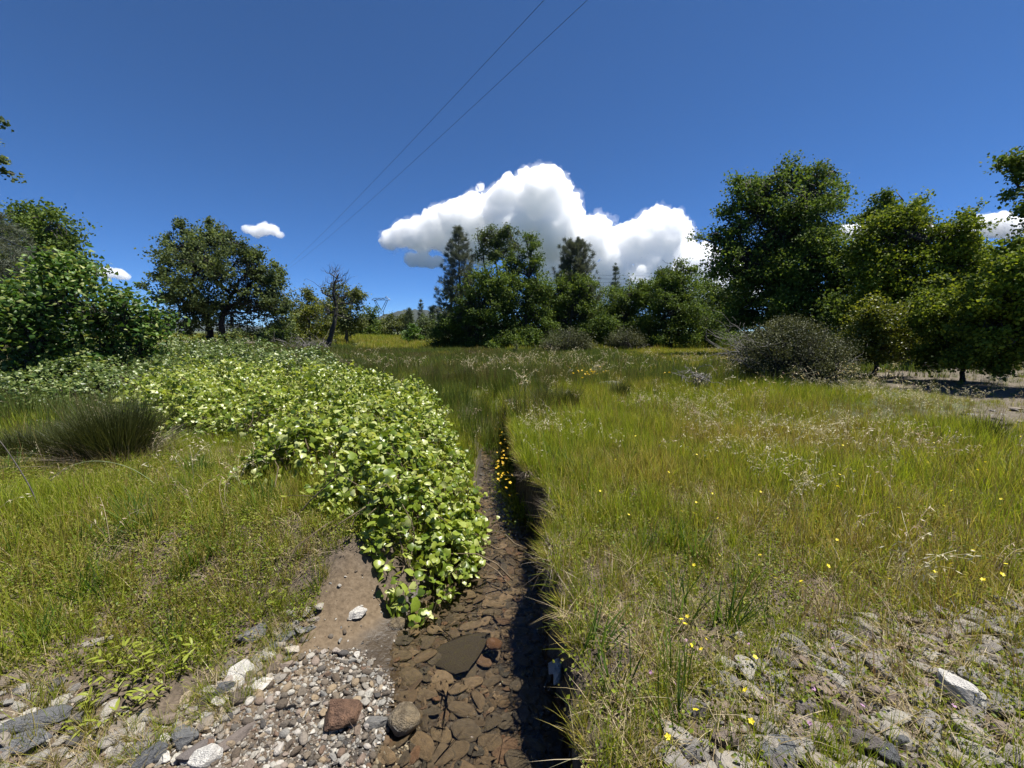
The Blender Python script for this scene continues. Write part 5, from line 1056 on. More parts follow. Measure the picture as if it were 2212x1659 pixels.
def blades(acc, n, rad, h0, h1, w, lean, curl, seg=3, origin=(0, 0, 0), outward=0.0):
    a = rng.uniform(0, 6.28, n); rr = rad * np.sqrt(rng.random(n)); b = np.stack([rr * np.cos(a), rr * np.sin(a), np.zeros(n)], 1) + np.asarray(origin)
    h = rng.uniform(h0, h1, n); la = rng.uniform(0, 6.28, n); ld = np.stack([np.cos(la), np.sin(la), np.zeros(n)], 1)
    if outward: ld = unit(ld * (1 - outward) + np.stack([np.cos(a), np.sin(a), np.zeros(n)], 1) * outward)
    ln = np.abs(rng.normal(size=n)) * lean; cu = rng.uniform(0.3, 1, n) * curl
    sd = np.stack([-ld[:, 1], ld[:, 0], np.zeros(n)], 1); tw = rng.uniform(-1, 1, n)[:, None]; sd = unit(sd + ld * tw * 0.8)
    V = []
    for k in range(seg + 1):
        t = k / seg; p = b + ld * (h * (ln * t + cu * t * t))[:, None]; p[:, 2] += h * t * (1 - 0.35 * np.minimum(1, (ln + cu)) * t)
        ww = w * (1 - t) ** 0.7 * rng.uniform(0.8, 1.2, n)
        if k < seg: V += [p - sd * ww[:, None], p + sd * ww[:, None]]
        else: V += [p]
    V = np.stack(V, 1); m = 2 * seg + 1; i = (np.arange(n) * m)[:, None]
    q = [(2 * k, 2 * k + 1, 2 * k + 3, 2 * k + 2) for k in range(seg - 1)]; tr = (2 * seg - 2, 2 * seg - 1, 2 * seg)
    acc.add(V.reshape(-1, 3), i + np.array([tr]), np.concatenate([i + np.array([x]) for x in q]) if q else None)
def tufts(k, mat, n, rad, h0, h1, w, lean, curl, seg=3, outward=0.0):
    out = []
    for j in range(k):
        A = Acc(); blades(A, n, rad, h0, h1, w, lean, curl, seg, outward=outward); out.append(A.mesh('tuft', [mat]))
    return out
def seed_tuft(k, mat):
    out = []
    for j in range(k):
        A = Acc()
        for s in range(3):
            H = rng.uniform(0.26, 0.46); a = rng.uniform(0, 6.28); d = np.array([math.cos(a), math.sin(a), 0]); b = rng.normal(size=3) * np.array([0.03, 0.03, 0])
            t = np.linspace(0, 1, 6)[:, None]; p = b + d * H * (0.15 * t + 0.35 * t ** 3) + np.array([0, 0, 1]) * H * (t - 0.18 * t ** 4); tube(A, p, np.linspace(0.0012, 0.0007, 6), 3)
            C = np.repeat(p[3:], 3, 0) + rng.normal(size=(9, 3)) * 0.012; dd = unit(np.tile(d * 0.6, (9, 1)) + rng.normal(size=(9, 3)) * 0.5 + np.array([0, 0, -0.35])); nn = rdir(9)
            L = 0.030 * rng.uniform(0.7, 1.3, 9); sd = unit(np.cross(dd, nn)) * 0.0032
            V = np.stack([C, C + dd * L[:, None] * 0.4 + sd, C + dd * L[:, None], C + dd * L[:, None] * 0.4 - sd], 1).reshape(-1, 3); i = np.arange(9) * 4
            A.add(V, None, np.stack([i, i + 1, i + 2, i + 3], -1))
        out.append(A.mesh('seed_tuft', [mat]))
    return out
def herb_tuft(k, mat):
    out = []
    for j in range(k):
        A = Acc(); n = 44; C = np.stack([rng.normal(size=n) * 0.04, rng.normal(size=n) * 0.04, rng.uniform(0.008, 0.075, n)], 1); leaves(A, C, 0.011, 0.36, 0.9); out.append(A.mesh('herb', [mat]))
    return out
P_NEAR = proto_set('grass_tuft', tufts(7, M_GRASS, 13, 0.045, 0.08, 0.28, 0.0026, 0.20, 0.24))
P_DRY = proto_set('dry_tuft', tufts(5, M_DRYG, 16, 0.06, 0.06, 0.17, 0.0017, 0.9, 0.5))
P_HERB = proto_set('herb_tuft', herb_tuft(4, M_HERB))
P_SEED = proto_set('seed_tuft', seed_tuft(5, M_SEED))
P_STEM = proto_set('stem_tuft', tufts(4, M_STEMS, 5, 0.05, 0.22, 0.42, 0.0015, 0.16, 0.12, 3))
P_DEEP = proto_set('deep_tuft', tufts(4, M_DEEP, 18, 0.05, 0.12, 0.27, 0.0034, 0.22, 0.28, 3, 0.5))
P_MID = proto_set('mid_tuft', tufts(5, M_GRASS, 26, 0.11, 0.18, 0.36, 0.0035, 0.2, 0.2, 2))
P_RUSH = proto_set('rush_tuft', tufts(5, M_RUSH, 34, 0.14, 0.34, 0.62, 0.0042, 0.16, 0.10, 2, 0.4))
P_FAR = proto_set('far_tuft', tufts(4, M_RUSH, 40, 0.30, 0.22, 0.46, 0.010, 0.2, 0.15, 2))
P_FARG = proto_set('far_green_tuft', tufts(4, M_GRASS, 40, 0.30, 0.15, 0.34, 0.010, 0.2, 0.15, 2))
# ---- where things grow
GLEFT = gxy([(-200, 1440), (0, 1425), (150, 1400), (330, 1400), (440, 1370), (560, 1330), (640, 1290), (700, 1235), (760, 1180)], -0.12)
def left_grass(x, y):            # signed side of the left grass edge (positive: grass)
    e = np.interp(x, GLEFT[:, 0], GLEFT[:, 1]); return y - e
def in_creek(x, y, m=0.0):
    return (x > creek_l(y) - 0.10 - m) & (x < creek_r(y) + 0.015 - m) & (y < 5.3)
def wedge(n, y0, y1, pad=2.0, k=1.36):
    """points spread evenly over the ground in view between two depths"""
    y = np.sqrt(rng.uniform(y0 * y0, y1 * y1, n)) if y0 > 4 else rng.uniform(y0, y1, n * 2)
    x = rng.uniform(-1, 1, len(y)) * (k * y1 + pad); ok = np.abs(x) < k * y + pad; return x[ok], y[ok]
dry_r = lambda x, y: sstep(1.45, 1.05, y - 0.9 * fbm(x * 2.2, y * 2.2, 41) + 0.05) * sstep(0.42, 0.7, x + 0.25 * fbm(x * 4, y * 4, 42))
def low_near_bare(x, y):
    return 1 - 0.6 * sstep(-2.6, -0.3, np.maximum(poly_sd(x, y, LIT), poly_sd(x, y, LIT2)))
def place(name, pool, x, y, smin, smax, tint, label, cat, tilt=0.12, sxy=1.0):
    n = len(x); tint = np.clip(np.asarray(tint) + rng.normal(size=n) * 0.16, 0, 1); z = surf(x, y) - 0.008; s = rng.uniform(smin, smax, n) if np.isscalar(smin) else smin
    scl = np.stack([s * sxy, s * sxy, s], 1); rot = np.stack([rng.normal(size=n) * tilt, rng.normal(size=n) * tilt, rng.uniform(0, 6.28, n)], 1)
    return scatter(name, pool, np.stack([x, y, z], 1), rot, scl, rng.integers(0, len(pool.objects), n), tint, label, cat)
def allowed(x, y):
    ok = ~in_creek(x, y)
    L = x < creek_l(y)
    ok &= ~(L & (left_grass(x, y) + 0.25 * (fbm(x * 3, y * 3, 43) - 0.5) < 0) & (y < 4))
    ok &= ~(poly_sd(x, y, VPOLY) > 0.22 + 0.5 * rng.random(len(x)) ** 3); ok &= ~(poly_sd(x, y, BPOLY) > 0.4)
    lit = np.maximum(poly_sd(x, y, LIT) + 1.2 * (fbm(x * 1.3, y * 1.3, 22) - 0.5), poly_sd(x, y, LIT2) + 1.6 * (fbm(x * 2.3, y * 2.3, 23) - 0.5))
    ok &= rng.random(len(x)) > sstep(-0.3, 0.4, lit) * 0.86
    ok &= poly_sd(x, y, ROAD) < 0
    for (rx, ry, rr) in ROCKS: ok &= np.hypot(x - rx, (y - ry + 0.03) * 0.8) > rr * 0.95
    return ok
def rough_ground(x, y):          # stony, thin growth in the lower right corner
    return sstep(0.0, 0.5, poly_sd(x, y, RSH) + 0.5 * (fbm(x * 2.5, y * 2.5, 44) - 0.5))
# near green grass
x, y = wedge(44000, 0.35, 5.2); ok = allowed(x, y); x, y = x[ok], y[ok]
rg_ = rough_ground(x, y); keep = (rng.random(len(x)) > rg_ * 0.9) & (rng.random(len(x)) < 0.25 + 1.3 * sstep(0.3, 0.65, fbm(x * 7, y * 7, 60))); x, y, rg_ = x[keep], y[keep], rg_[keep]
tall = 0.45 + 0.75 * fbm(x * 1.2, y * 1.2, 45); tall *= np.interp(y, [0.8, 1.4, 2.2, 3.2], [0.5, 0.58, 0.78, 1.0]); tall *= 1 - 0.45 * rg_; tall *= 1 - 0.45 * sstep(-1.6, -2.4, x) * sstep(2.6, 3.4, y)
tint = np.clip(0.02 + 1.5 * (fbm(x * 0.9, y * 0.9, 46) - 0.36) + 0.35 * rg_ + 0.14 * sstep(0.5, 1.6, x), 0, 1)
tint = np.where(x < -0.6, np.clip(tint - 0.05 + 0.4 * sstep(-1.9, -2.8, x) * sstep(2.9, 2.0, y), 0, 1), tint)
place('grass', P_NEAR, x, y, tall * 0.9 * rng.uniform(0.5, 1.5, len(x)), 0, tint, 'green meadow grass around the creek', 'grass')
x, y = wedge(17000, 0.35, 4.2); ok = allowed(x, y); x, y = x[ok], y[ok]
q = np.clip(0.16 + 0.55 * rough_ground(x, y) + 0.5 * (fbm(x * 2.1, y * 2.1, 47) - 0.5), 0.02, 0.95); ok = rng.random(len(x)) < q; x, y = x[ok], y[ok]
place('dry_grass', P_DRY, x, y, 0.5, 1.1, np.clip(rng.normal(0.65, 0.2, len(x)), 0, 1), 'short straw-coloured grass in the thin patches', 'dry grass')
x, y = wedge(13000, 0.35, 3.8); ok = allowed(x, y); x, y = x[ok], y[ok]
q = np.where(x < 0, 0.75, 0.35) * (1 - 0.5 * rough_ground(x, y)); ok = rng.random(len(x)) < q; x, y = x[ok], y[ok]
place('low_herbs', P_HERB, x, y, 0.7, 1.5, np.clip(fbm(x * 1.5, y * 1.5, 48) * 0.9 - 0.05, 0, 1), 'low clover-like herbs under the grass', 'herbs')
# brown flowering stems and deeper green clumps breaking the sward
x, y = wedge(6200, 1.2, 6.5); ok = allowed(x, y); x, y = x[ok], y[ok]; q = np.where(x > 0.2, 0.75, 0.3); ok = rng.random(len(x)) < q; x, y = x[ok], y[ok]
place('brown_stems', P_STEM, x, y, 0.55, 1.05, np.clip(rng.normal(0.6, 0.25, len(x)), 0, 1), 'thin reddish-brown stems rising through the grass', 'stems', 0.18)
x, y = wedge(1500, 0.9, 6.0); ok = allowed(x, y) & (fbm(x * 2.4, y * 2.4, 67) > 0.56) & (x < 1.2); x, y = x[ok], y[ok]
place('deep_green_clumps', P_DEEP, x, y, 0.7, 1.25, np.full(len(x), 0.0), 'deeper green clumps of coarse grass', 'grass', 0.15)
# thin growth among the stones of the left shore
q = sample(190, SHORE); place('shore_grass', P_NEAR, q[:, 0], q[:, 1], 0.25, 0.6, np.clip(rng.normal(0.35, 0.3, len(q)), 0, 1), 'thin grass between the stones of the left shore', 'grass', 0.3)
q = sample(110, SHORE); place('shore_dry_grass', P_DRY, q[:, 0], q[:, 1], 0.35, 0.8, np.clip(rng.normal(0.6, 0.25, len(q)), 0, 1), 'dry stalks between the stones of the left shore', 'dry grass', 0.3)
# seed heads
x, y = wedge(2600, 1.7, 8.5); ok = allowed(x, y); x, y = x[ok], y[ok]
q = sstep(0.45, 0.68, fbm(x * 0.8 + 3, y * 0.8, 49)) * np.where(x > 0.15, 1.0, 0.25); ok = rng.random(len(x)) < q; x, y = x[ok], y[ok]
place('seed_heads', P_SEED, x, y, 0.75, 1.1, np.clip(sstep(0.5, 0.7, fbm(x * 1.3, y * 1.3, 50)) + rng.normal(size=len(x)) * 0.15, 0, 1), 'pale drooping brome seed heads over the grass', 'seed heads')
# middle distance
x, y = wedge(19500, 4.6, 11); ok = allowed(x, y); x, y = x[ok], y[ok]
g1 = sstep(-0.5, 1.2, x - 0.18 * (y - 5) + 1.6 * (fbm(x * 0.5, y * 0.5, 51) - 0.5)) * (1 - sstep(7.5, 9.5, y + 1.5 * (fbm(x * 0.4, y * 0.4, 52) - 0.5)) * 0.85)
isg = rng.random(len(x)) < np.maximum(g1, 0.75 * sstep(0.52, 0.64, fbm(x * 0.8, y * 0.8, 64)))
place('mid_meadow_grass', P_MID, x[isg], y[isg], low_near_bare(x[isg], y[isg]) * rng.uniform(0.5, 1.15, isg.sum()), 0, np.clip(0.22 + 0.8 * (fbm(x[isg] * 0.7, y[isg] * 0.7, 53) - 0.35), 0, 1), 'taller green grass of the right meadow', 'grass')
r_ = ~isg & (rng.random(len(x)) < 0.62)
place('rush_meadow', P_RUSH, x[r_], y[r_], low_near_bare(x[r_], y[r_]) * rng.uniform(0.45, 1.0, r_.sum()) * (0.45 + fbm(x[r_] * 1.1, y[r_] * 1.1, 61)), 0, np.clip(1.6 * (fbm(x[r_] * 0.9, y[r_] * 0.9, 54) - 0.38), 0, 1), 'dark olive rushes filling the wet middle of the meadow', 'rushes')
x, y = wedge(21000, 10.5, 24, 2.5); ok = allowed(x, y); x, y = x[ok], y[ok]
lite = sstep(0.0, 1.0, (x - 4) * 0.25) * sstep(13, 17, y); isg = rng.random(len(x)) < np.clip(lite + 0.25 * sstep(0.5, 0.7, fbm(x * 0.3, y * 0.3, 56)), 0, 1)
place('far_rush_meadow', P_FAR, x[~isg], y[~isg], (rng.uniform(0.5, 1.0, (~isg).sum()) * (0.5 + fbm(x[~isg] * 0.5, y[~isg] * 0.5, 62))), 0, np.clip(1.6 * (fbm(x[~isg] * 0.5, y[~isg] * 0.5, 55) - 0.38), 0, 1), 'dark rush meadow reaching to the centre trees', 'rushes')
place('far_green_grass', P_FARG, x[isg], y[isg], 0.6, 1.1, np.clip(fbm(x[isg] * 0.3, y[isg] * 0.3, 57) * 0.9, 0, 1), 'lighter grass strip before the dark oaks', 'grass')
x, y = wedge(13000, 23, 56, 2, 1.25); ok = poly_sd(x, y, ROAD) < 0; x, y = x[ok], y[ok]
place('far_meadow_grass', P_FARG, x, y, 0.9, 1.7, np.clip(fbm(x * 0.12, y * 0.12, 58) * 0.9, 0, 1), 'far end of the meadow under the trees', 'grass')

# pale stems and seed heads over the wet meadow, grass along the creek margin
x, y = wedge(1300, 6.0, 15); ok = allowed(x, y) & (fbm(x * 0.7, y * 0.7, 63) > 0.5); x, y = x[ok], y[ok]
place('meadow_seed_heads', P_SEED, x, y, 1.3, 2.0, np.clip(rng.normal(0.4, 0.3, len(x)), 0, 1), 'pale seed heads scattered over the rush meadow', 'seed heads')
y = rng.uniform(3.2, 6.3, 130); x = creek_r(y) - rng.uniform(-0.03, 0.10, 130) * np.interp(y, [3.2, 4, 6], [0.4, 1, 1.2])
place('creek_margin_grass', P_NEAR, x, y, 0.7, 1.3, np.full(130, 0.05), 'green grass rooted in the right margin of the creek', 'grass', 0.3)
y = rng.uniform(3.3, 5.6, 130); x = creek_r(y) - rng.uniform(0.0, 0.12, 130); place('creek_margin_herbs', P_HERB, x, y, 1.3, 2.4, np.full(130, 0.0), 'leafy green mat under the golden flowers', 'herbs', 0.2)
# ---- rush tussocks that stand out one by one
def tussock(px, py, Y0, hgt, n, rad, label, dead=0, spread=0.30, tint=0):
    g = gr(px, py, 0.0) if Y0 is None else np.array([at(px, py, Y0)[0], Y0, 0]); g[2] = float(height(g[0], g[1])); root = empty('rush_tussock', g, label, 'rush tussock', 'rush tussocks')
    A = Acc(); blades(A, n, rad, hgt * 0.6, hgt * 1.1, 0.0026, spread, 0.16, 3, outward=0.75); tag(obj('blade', A.mesh('blade', [M_TUSS[tint]]), root), kind='stuff')
    if dead:
        A = Acc(); blades(A, dead, rad * 1.15, hgt * 0.3, hgt * 0.6, 0.0024, 0.9, 0.6, 3, origin=(rad * 0.5, -rad * 0.35, 0), outward=0.85); tag(obj('dead_blade', A.mesh('dead_blade', [M_DEADG]), root), label='grey dead thatch at its foot', kind='stuff')
M_TUSS = [leafmat('tussock_blade', [(0.022, 0.030, 0.009), (0.045, 0.056, 0.015), (0.085, 0.09, 0.03)], None, 0.25, 0.5, 0.25), leafmat('tussock_blade_pale', [(0.05, 0.05, 0.022), (0.09, 0.085, 0.04), (0.16, 0.13, 0.07)], None, 0.25, 0.5, 0.25)]
M_DEADG = leafmat('dead_thatch', [(0.075, 0.058, 0.042), (0.16, 0.13, 0.10), (0.30, 0.26, 0.21)], None, 0.15, 0.7, 0.2)
for a in [(258, 985, 3.9, 0.70, 2000, 0.25, 'largest dark rush tussock left of the grapevine, grey thatch at its foot', 420), (205, 985, 3.9, 0.46, 1000, 0.24, 'dark rush tussock joined to the left side of the largest one'), (130, 970, 4.0, 0.38, 800, 0.28, 'olive rush tussock between the largest one and the left edge'), (60, 965, 4.0, 0.36, 700, 0.28, 'olive rush tussock near the left edge'), (5, 985, 3.8, 0.32, 600, 0.25, 'rush tussock cut by the left edge'),
          (1225, 885, None, 0.42, 700, 0.16, 'dark rush tussock right of the meadow boulder path', 0), (1180, 880, None, 0.38, 500, 0.15, 'dark rush tussock right of the creek head'), (1340, 860, None, 0.40, 500, 0.16, 'dark rush tussock in front of the meadow boulder'), (930, 838, None, 0.5, 700, 0.2, 'reddish rush tussock behind the end of the grapevine', 0, 0.25, 1), (1000, 835, None, 0.5, 700, 0.2, 'rush tussock left of the creek head'), (1130, 830, None, 0.45, 600, 0.2, 'rush tussock behind the creek head'), (740, 815, None, 0.62, 700, 0.22, 'brown rush tussock below the leaning bare tree', 0, 0.25, 1), (800, 812, None, 0.55, 600, 0.22, 'rush tussock right of the brown one'), (2125, 955, None, 0.36, 300, 0.12, 'lone thin rush tussock on the stony ground near the right edge', 120), (1090, 935, None, 0.30, 400, 0.12, 'small tussock on the right bank beside the yellow flowers')]:
    tussock(*a)

# ---- thatch and roots hanging over the cut bank
def fringe():
    A = Acc(); n = 1500; y = rng.uniform(0.95, 5.2, n) ; y = np.where(rng.random(n) < 0.35, rng.normal(2.65, 0.35, n), y); y = np.clip(y, 0.95, 5.4); y = y[(y > 1.95) | (rng.random(n) < 0.25)]; n = len(y)
    x = creek_r(y) + rng.normal(size=n) * 0.018 + 0.012; z = rng.uniform(-0.07, 0.02, n); L = rng.gamma(2.0, 0.024, n) + 0.015; L *= 0.35 + 1.2 * sstep(0.4, 0.65, fbm(y * 3.3, 0 * y, 66))
    d = np.stack([-rng.uniform(0.15, 0.7, n), rng.normal(size=n) * 0.35, rng.uniform(-0.1, 0.3, n)], 1); s = unit(np.cross(d, rdir(n))) * 0.0009
    b = np.stack([x, y, z], 1); V = []
    for k in range(4):
        t = k / 3; p = b + d * (L * 0.35 * (1 - (1 - t) ** 2))[:, None]; p[:, 2] -= L * 1.15 * t ** 1.5
        p[:, :2] += rng.normal(size=(n, 2)) * 0.004 * t; w = (1 - t * 0.6)
        V += [p - s * w, p + s * w]
    V = np.stack(V, 1).reshape(-1, 3); i = (np.arange(n) * 8)[:, None]
    A.add(V, None, np.concatenate([i + np.array([(2 * k, 2 * k + 1, 2 * k + 3, 2 * k + 2)]) for k in range(3)]))
    tag(obj('bank_thatch', A.mesh('bank_thatch', [M_DEADG])), 'dry thatch and roots hanging over the cut bank', 'dry grass', None, 'stuff')
fringe()
# turf hanging over the lip
n = 520; y = rng.uniform(0.9, 5.6, n); y = y[(rng.random(n) < 0.25 + 1.2 * sstep(0.35, 0.6, fbm(y * 3.7, 0 * y, 72))) & ((y > 2.0) | (rng.random(n) < 0.4))]; n = len(y); x = creek_r(y) + rng.uniform(-0.005, 0.035, n)
scatter('lip_grass', P_NEAR, np.stack([x, y, meadow(x, y) - 0.006], 1), np.stack([rng.normal(size=n) * 0.35, -rng.uniform(0.3, 1.25, n), rng.normal(size=n) * 0.2], 1), rng.uniform(0.3, 0.65, n), rng.integers(0, len(P_NEAR.objects), n), np.clip(rng.normal(0.65, 0.35, n), 0, 1), 'grass hanging over the lip of the cut bank', 'grass')
# straw clumps leaning over the hollow
for i, (yy_, lab) in enumerate([(2.72, 'bleached straw tuft leaning over the dark hollow in the bank'), (3.45, 'bleached straw tuft on the bank corner beyond the hollow'), (2.05, 'bleached straw tuft on the bank below the hollow')]):
    b = np.array([float(creek_r(np.array(yy_))) + 0.03, yy_, 0.0]); b[2] = float(surf(b[0], b[1])) - 0.01
    A = Acc(); blades(A, 260, 0.055, 0.03, 0.085, 0.0009, 0.9, 0.9, 3); V = np.concatenate(A.V); V[:, 1] *= 2.2; V[:, 0] -= V[:, 2] * 0.5
    V[:, 2] -= np.clip(-V[:, 0] - 0.02, 0, 0.05) * 1.2; A.V = [V + 0.004 * rng.normal(size=V.shape) * (V[:, 2:3] > 0.02) * np.array([1, 1, 0])]
    o = obj('straw_tuft', A.mesh('straw_tuft', [M_DEADG]), None, b); tag(o, lab, 'straw tuft', 'straw tufts on the bank')

# ---- flowers
def flat(name, col, rough=0.5):
    m, n, l = newmat(name); p = n.new('ShaderNodeBsdfPrincipled'); p.inputs['Base Color'].default_value = (*col, 1); p.inputs['Roughness'].default_value = rough
    t = n.new('ShaderNodeBsdfTranslucent'); t.inputs[0].default_value = (*col, 1); mx = n.new('ShaderNodeMixShader'); mx.inputs[0].default_value = 0.3; l.new(p.outputs[0], mx.inputs[1]); l.new(t.outputs[0], mx.inputs[2])
    o = n.new('ShaderNodeOutputMaterial'); l.new(mx.outputs[0], o.inputs['Surface']); return m
M_YEL = flat('yellow_petal', (0.78, 0.50, 0.02)); M_LEM = flat('lemon_petal', (0.80, 0.66, 0.03)); M_FST = flat('flower_stem', (0.09, 0.14, 0.03)); M_PUR = flat('mauve_petal', (0.45, 0.25, 0.42))
def flower_meshes(mat, r):
    B = Acc(); tube(B, bend((0, 0, 0), (0.02, 0.01, 1.0), 4, 0.03), [0.012, 0.01, 0.01, 0.008], 3); st = B.mesh('stem', [M_FST])
    A = Acc()
    for k in range(5):
        a = k * 1.2566; c, s = math.cos(a), math.sin(a); P = [(0, 0, 0), (0.55, -0.38, 0.18), (1.0, 0, 0.12), (0.55, 0.38, 0.18)]
        A.add([(x * c - y * s, x * s + y * c, z) for x, y, z in P], None, [(0, 1, 2, 3)])
    return st, A.mesh('bloom', [mat])
ST, BL = flower_meshes(M_YEL, 1); ST2, BL2 = flower_meshes(M_LEM, 1); _, BL3 = flower_meshes(M_PUR, 1)
def flower(x, y, hgt, r, label, group, kind=0, name='yellow_flower'):
    z = float(surf(x, y)); z = max(z, WL); root = empty(name, (x, y, z - 0.005), label, 'flower', group)
    s = obj('stem', (ST, ST2, ST2)[kind], root); s.scale = (hgt * 0.15, hgt * 0.15, hgt); b = obj('bloom', (BL, BL2, BL3)[kind], root, (hgt * 0.003, 0, hgt)); b.scale = (r, r, r); b.rotation_euler = (rng.uniform(0.1, 0.9), rng.normal() * 0.3, rng.uniform(0, 6.28))
for k in range(46):
    t = rng.random(); y = np.interp(t, [0, 1], [3.35, 5.3]); x = creek_r(np.array(y)) - rng.uniform(0.09, 0.2)
    flower(float(x), float(y), rng.uniform(0.18, 0.36), rng.uniform(0.012, 0.017), 'small golden flower crowding the right margin of the creek', 'golden flowers along the creek')
for k in range(14):
    p = gr(rng.normal(1085, 14), rng.uniform(858, 905), 0.0); flower(p[0], p[1], rng.uniform(0.1, 0.25), 0.014, 'golden flower scattered at the grassy head of the creek', 'golden flowers at the creek head')
for k in range(26):
    p = gr(rng.normal(1268, 22), rng.normal(838, 5), 0.0); flower(p[0], p[1], rng.uniform(0.28, 0.42), 0.026, 'golden flower in the cluster behind the meadow boulder', 'golden flowers behind the boulder')
for k in range(4):
    p = gr(rng.normal(1440, 5), 830, 0.0); flower(p[0], p[1], rng.uniform(0.25, 0.3), 0.022, 'orange-yellow flower standing alone in the tall grass', 'orange flowers in the tall grass')
for px, py, lab in [(1470, 1352, 'lemon flower, top of the near cluster on the right bank'), (1478, 1362, 'lemon flower, lower in the near cluster on the right bank'), (1483, 1348, 'lemon flower, right in the near cluster on the right bank'), (1492, 1412, 'lemon flower just below the near cluster'), (1512, 1420, 'lemon flower right of the one below the cluster'), (1487, 1436, 'lemon flower lowest of the group below the cluster'), (1524, 1400, 'lemon flower highest right of the group below the cluster'), (1628, 1440, 'lemon flower left of the shale patch'), (1607, 1508, 'lemon flower in the thin grass, lower one'), (1620, 1580, 'lemon flower near the bottom grey slab'), (1440, 1622, 'lemon flower nearest the bottom edge'), (1552, 1205, 'lemon flower in the grass above the dry patch, left one'), (1640, 1205, 'lemon flower in the grass above the dry patch, right one'), (1500, 1560, 'lemon flower above the pinkish stone')]:
    p = gr(px, py + 14, 0.0); flower(p[0], p[1], 0.07, 0.0105, lab, 'lemon flowers on the right bank', 1)
for k in range(46):
    p = gr(rng.uniform(1280, 2200), rng.uniform(920, 1330), 0.0); flower(p[0], p[1], rng.uniform(0.14, 0.26), rng.uniform(0.008, 0.012), 'tiny yellow flower dotted through the right meadow', 'tiny flowers of the right meadow', 1)
for k in range(16):
    p = gr(rng.uniform(1400, 2180), rng.uniform(1330, 1650), 0.0); flower(p[0], p[1], rng.uniform(0.03, 0.07), 0.008, 'tiny mauve flower in the dry grass, lower right', 'mauve flowers in the dry grass', 2, 'mauve_flower')

# ---- single stalks on the left
def stalk(name, label, pts, rad, mat, head=None):
    base = pts[0]; root = empty(name, base, label, 'stalk'); B = Acc(); p = np.array(pts); t = np.linspace(0, len(p) - 1, 24); q = np.stack([np.interp(t, np.arange(len(p)), p[:, i]) for i in range(3)], 1)
    for s in range(3): q[1:-1] = (q[:-2] + q[1:-1] * 2 + q[2:]) / 4
    tube(B, q, np.linspace(rad, rad * 0.45, 24), 5); obj('stem', B.mesh('stem', [mat], True, base), root)
    if head:
        for k in range(head):
            A = Acc(); c = q[-1 - k // 2] + rng.normal(size=3) * 0.006; d = unit(np.array([-0.8, -0.1, -0.5]) + rng.normal(size=3) * 0.3); L = rng.uniform(0.035, 0.055); n_ = unit(np.cross(d, rng.normal(size=3))) * 0.006; u_ = np.cross(n_, d)
            A.add([c, c + d * L * 0.4 + n_, c + d * L, c + d * L * 0.4 - n_, c + d * L * 0.4 + u_], [(0, 1, 4), (1, 2, 4), (2, 3, 4), (3, 0, 4)]); obj('spikelet', A.mesh('spikelet', [M_SPIKE], False, base), root)
M_SPIKE = leafmat('oat_spikelet', [(0.42, 0.34, 0.20), (0.62, 0.54, 0.38)], None, 0.3, 0.6, 0.2)
M_GSTALK = barkmat('green_stalk', (0.10, 0.13, 0.05), (0.20, 0.23, 0.11), 20)
b = ground_at(392, 1150, -0.05); stalk('oat_stalk', 'tall arching oat stalk bowing left over the grass, pale drooping head', [b, at(375, 1088, 3.0), at(340, 1048, 3.0), at(290, 1012, 3.0), at(235, 996, 2.95), at(185, 995, 2.9), at(145, 1008, 2.85), at(112, 1030, 2.85)], 0.0035, M_GSTALK, 9)
b = ground_at(100, 1190, -0.05); stalk('dry_weed_stalk', 'dark dry weed stalk leaning at the left edge', [b, at(92, 1120, 2.55), at(70, 1060, 2.55), at(40, 1010, 2.55), at(8, 962, 2.55), at(-20, 930, 2.55)], 0.005, BARK)

# ================================================================== WIRES, PYLON, LAMP
def metal(name, c, r=0.5):
    m, n, l = newmat(name); p = n.new('ShaderNodeBsdfPrincipled'); f = noise_(n, l, 3, 3); rr = ramp(n, [tuple(v * 0.8 for v in c), c], [0.3, 0.7]); l.new(f, rr.inputs[0]); l.new(rr.outputs[0], p.inputs['Base Color']); p.inputs['Metallic'].default_value = 0.6; p.inputs['Roughness'].default_value = r
    o = n.new('ShaderNodeOutputMaterial'); l.new(p.outputs[0], o.inputs['Surface']); return m
M_CABLE = metal('dark_cable', (0.05, 0.055, 0.065)); M_STEEL = metal('galvanised_steel', (0.10, 0.11, 0.12))
def wire(name, label, a, b, sag, rad, group, n=40):
    B = Acc(); t = np.linspace(0, 1, n)[:, None]; p = np.asarray(a) * (1 - t) + np.asarray(b) * t; p[:, 2] -= sag * 4 * (t * (1 - t))[:, 0]
    tube(B, p, rad, 4); o = obj(name, B.mesh(name, [M_CABLE], True, a), None, a); return tag(o, label, 'wire', group)
def through(pa, pb, Ya, Yb, ext=0.5):
    a, b = at(*pa, Ya), at(*pb, Yb); return a - (b - a) * ext, b
a, b = through((1150, 0), (596, 592), 21, 150, 0.12); wire('power_line', 'left of the two thin wires crossing the sky', a, b, 1.4, 0.011, 'overhead wires')
a, b = through((1240, 0), (606, 590), 21, 150, 0.12); wire('power_line', 'right of the two thin wires crossing the sky', a, b, 1.4, 0.011, 'overhead wires')
wire('power_line', 'dark cable slanting down in front of the left oak', at(-60, 484, 9.0), at(300, 634, 34), 0.2, 0.012, 'overhead wires')
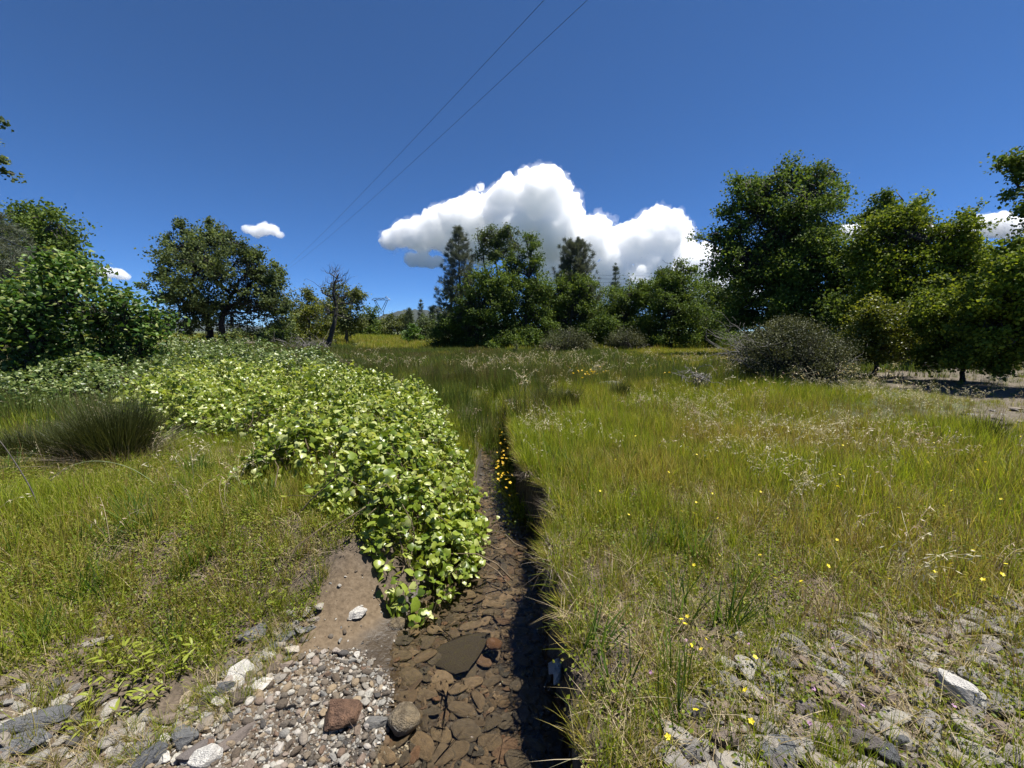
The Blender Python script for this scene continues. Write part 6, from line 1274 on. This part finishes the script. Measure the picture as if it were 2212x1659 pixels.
for k, py in enumerate((588, 596, 604)):
    wire('power_line', ('topmost', 'middle', 'lowest')[k] + ' of three faint wires behind the rounded pine', at(1080, py - 2, 120), at(1600, py + 8, 140), 0.6, 0.035, 'overhead wires')
def pylon():
    Y = 420.0; base = at(823, 716, Y); base[2] = -1.0; root = empty('pylon', base, 'far steel lattice pylon with a V-shaped head before the hill', 'pylon')
    def bars(name, prs, r):
        B = Acc()
        for p, q in prs: tube(B, np.stack([at(*p, Y + (p[0] - 823) * 0.0), at(*q, Y)]), r, 4)
        obj(name, B.mesh(name, [M_STEEL], False, base), root)
    bars('leg', [((815, 712), (819, 672)), ((831, 712), (828, 672))], 0.35)
    bars('lattice', [((816, 705), (830, 697)), ((830, 705), (816, 697)), ((817, 697), (829, 688)), ((829, 697), (817, 688)), ((818, 688), (828, 680)), ((828, 688), (818, 680)), ((819, 680), (828, 672)), ((828, 680), (819, 672)), ((819, 672), (828, 672))], 0.16)
    bars('head_arm', [((819, 672), (808, 648)), ((823, 670), (811, 648))], 0.28); bars('head_arm', [((828, 672), (838, 648)), ((824, 670), (835, 648))], 0.28)
    bars('crossarm', [((803, 648), (843, 648)), ((808, 644), (838, 644)), ((803, 648), (808, 644)), ((843, 648), (838, 644)), ((834, 640), (838, 644)), ((834, 640), (832, 644)), ((811, 644), (815, 648)), ((815, 648), (819, 644)), ((819, 644), (823, 648)), ((823, 648), (827, 644)), ((827, 644), (831, 648))], 0.25)
pylon()
def lamp():
    Y = 70.0; base = at(358, 720, Y); base[2] = float(height(base[0], Y)); root = empty('street_lamp', base, 'thin street lamp beside the left bush, far by the road', 'street lamp')
    B = Acc(); top = at(358, 672, Y); tube(B, np.stack([base, (base + top) / 2, top]), [0.1, 0.09, 0.07], 6); tube(B, np.stack([top, top + np.array([0.25, 0, 0.25]), top + np.array([0.9, 0, 0.3])]), 0.05, 5); obj('post', B.mesh('post', [M_STEEL], True, base), root)
    B = Acc(); tube(B, np.stack([top + np.array([0.8, 0, 0.28]), top + np.array([1.1, 0, 0.27]), top + np.array([1.5, 0, 0.24])]), [0.08, 0.14, 0.06], 6); obj('lamp_head', B.mesh('lamp_head', [M_STEEL], True, base), root)
lamp()
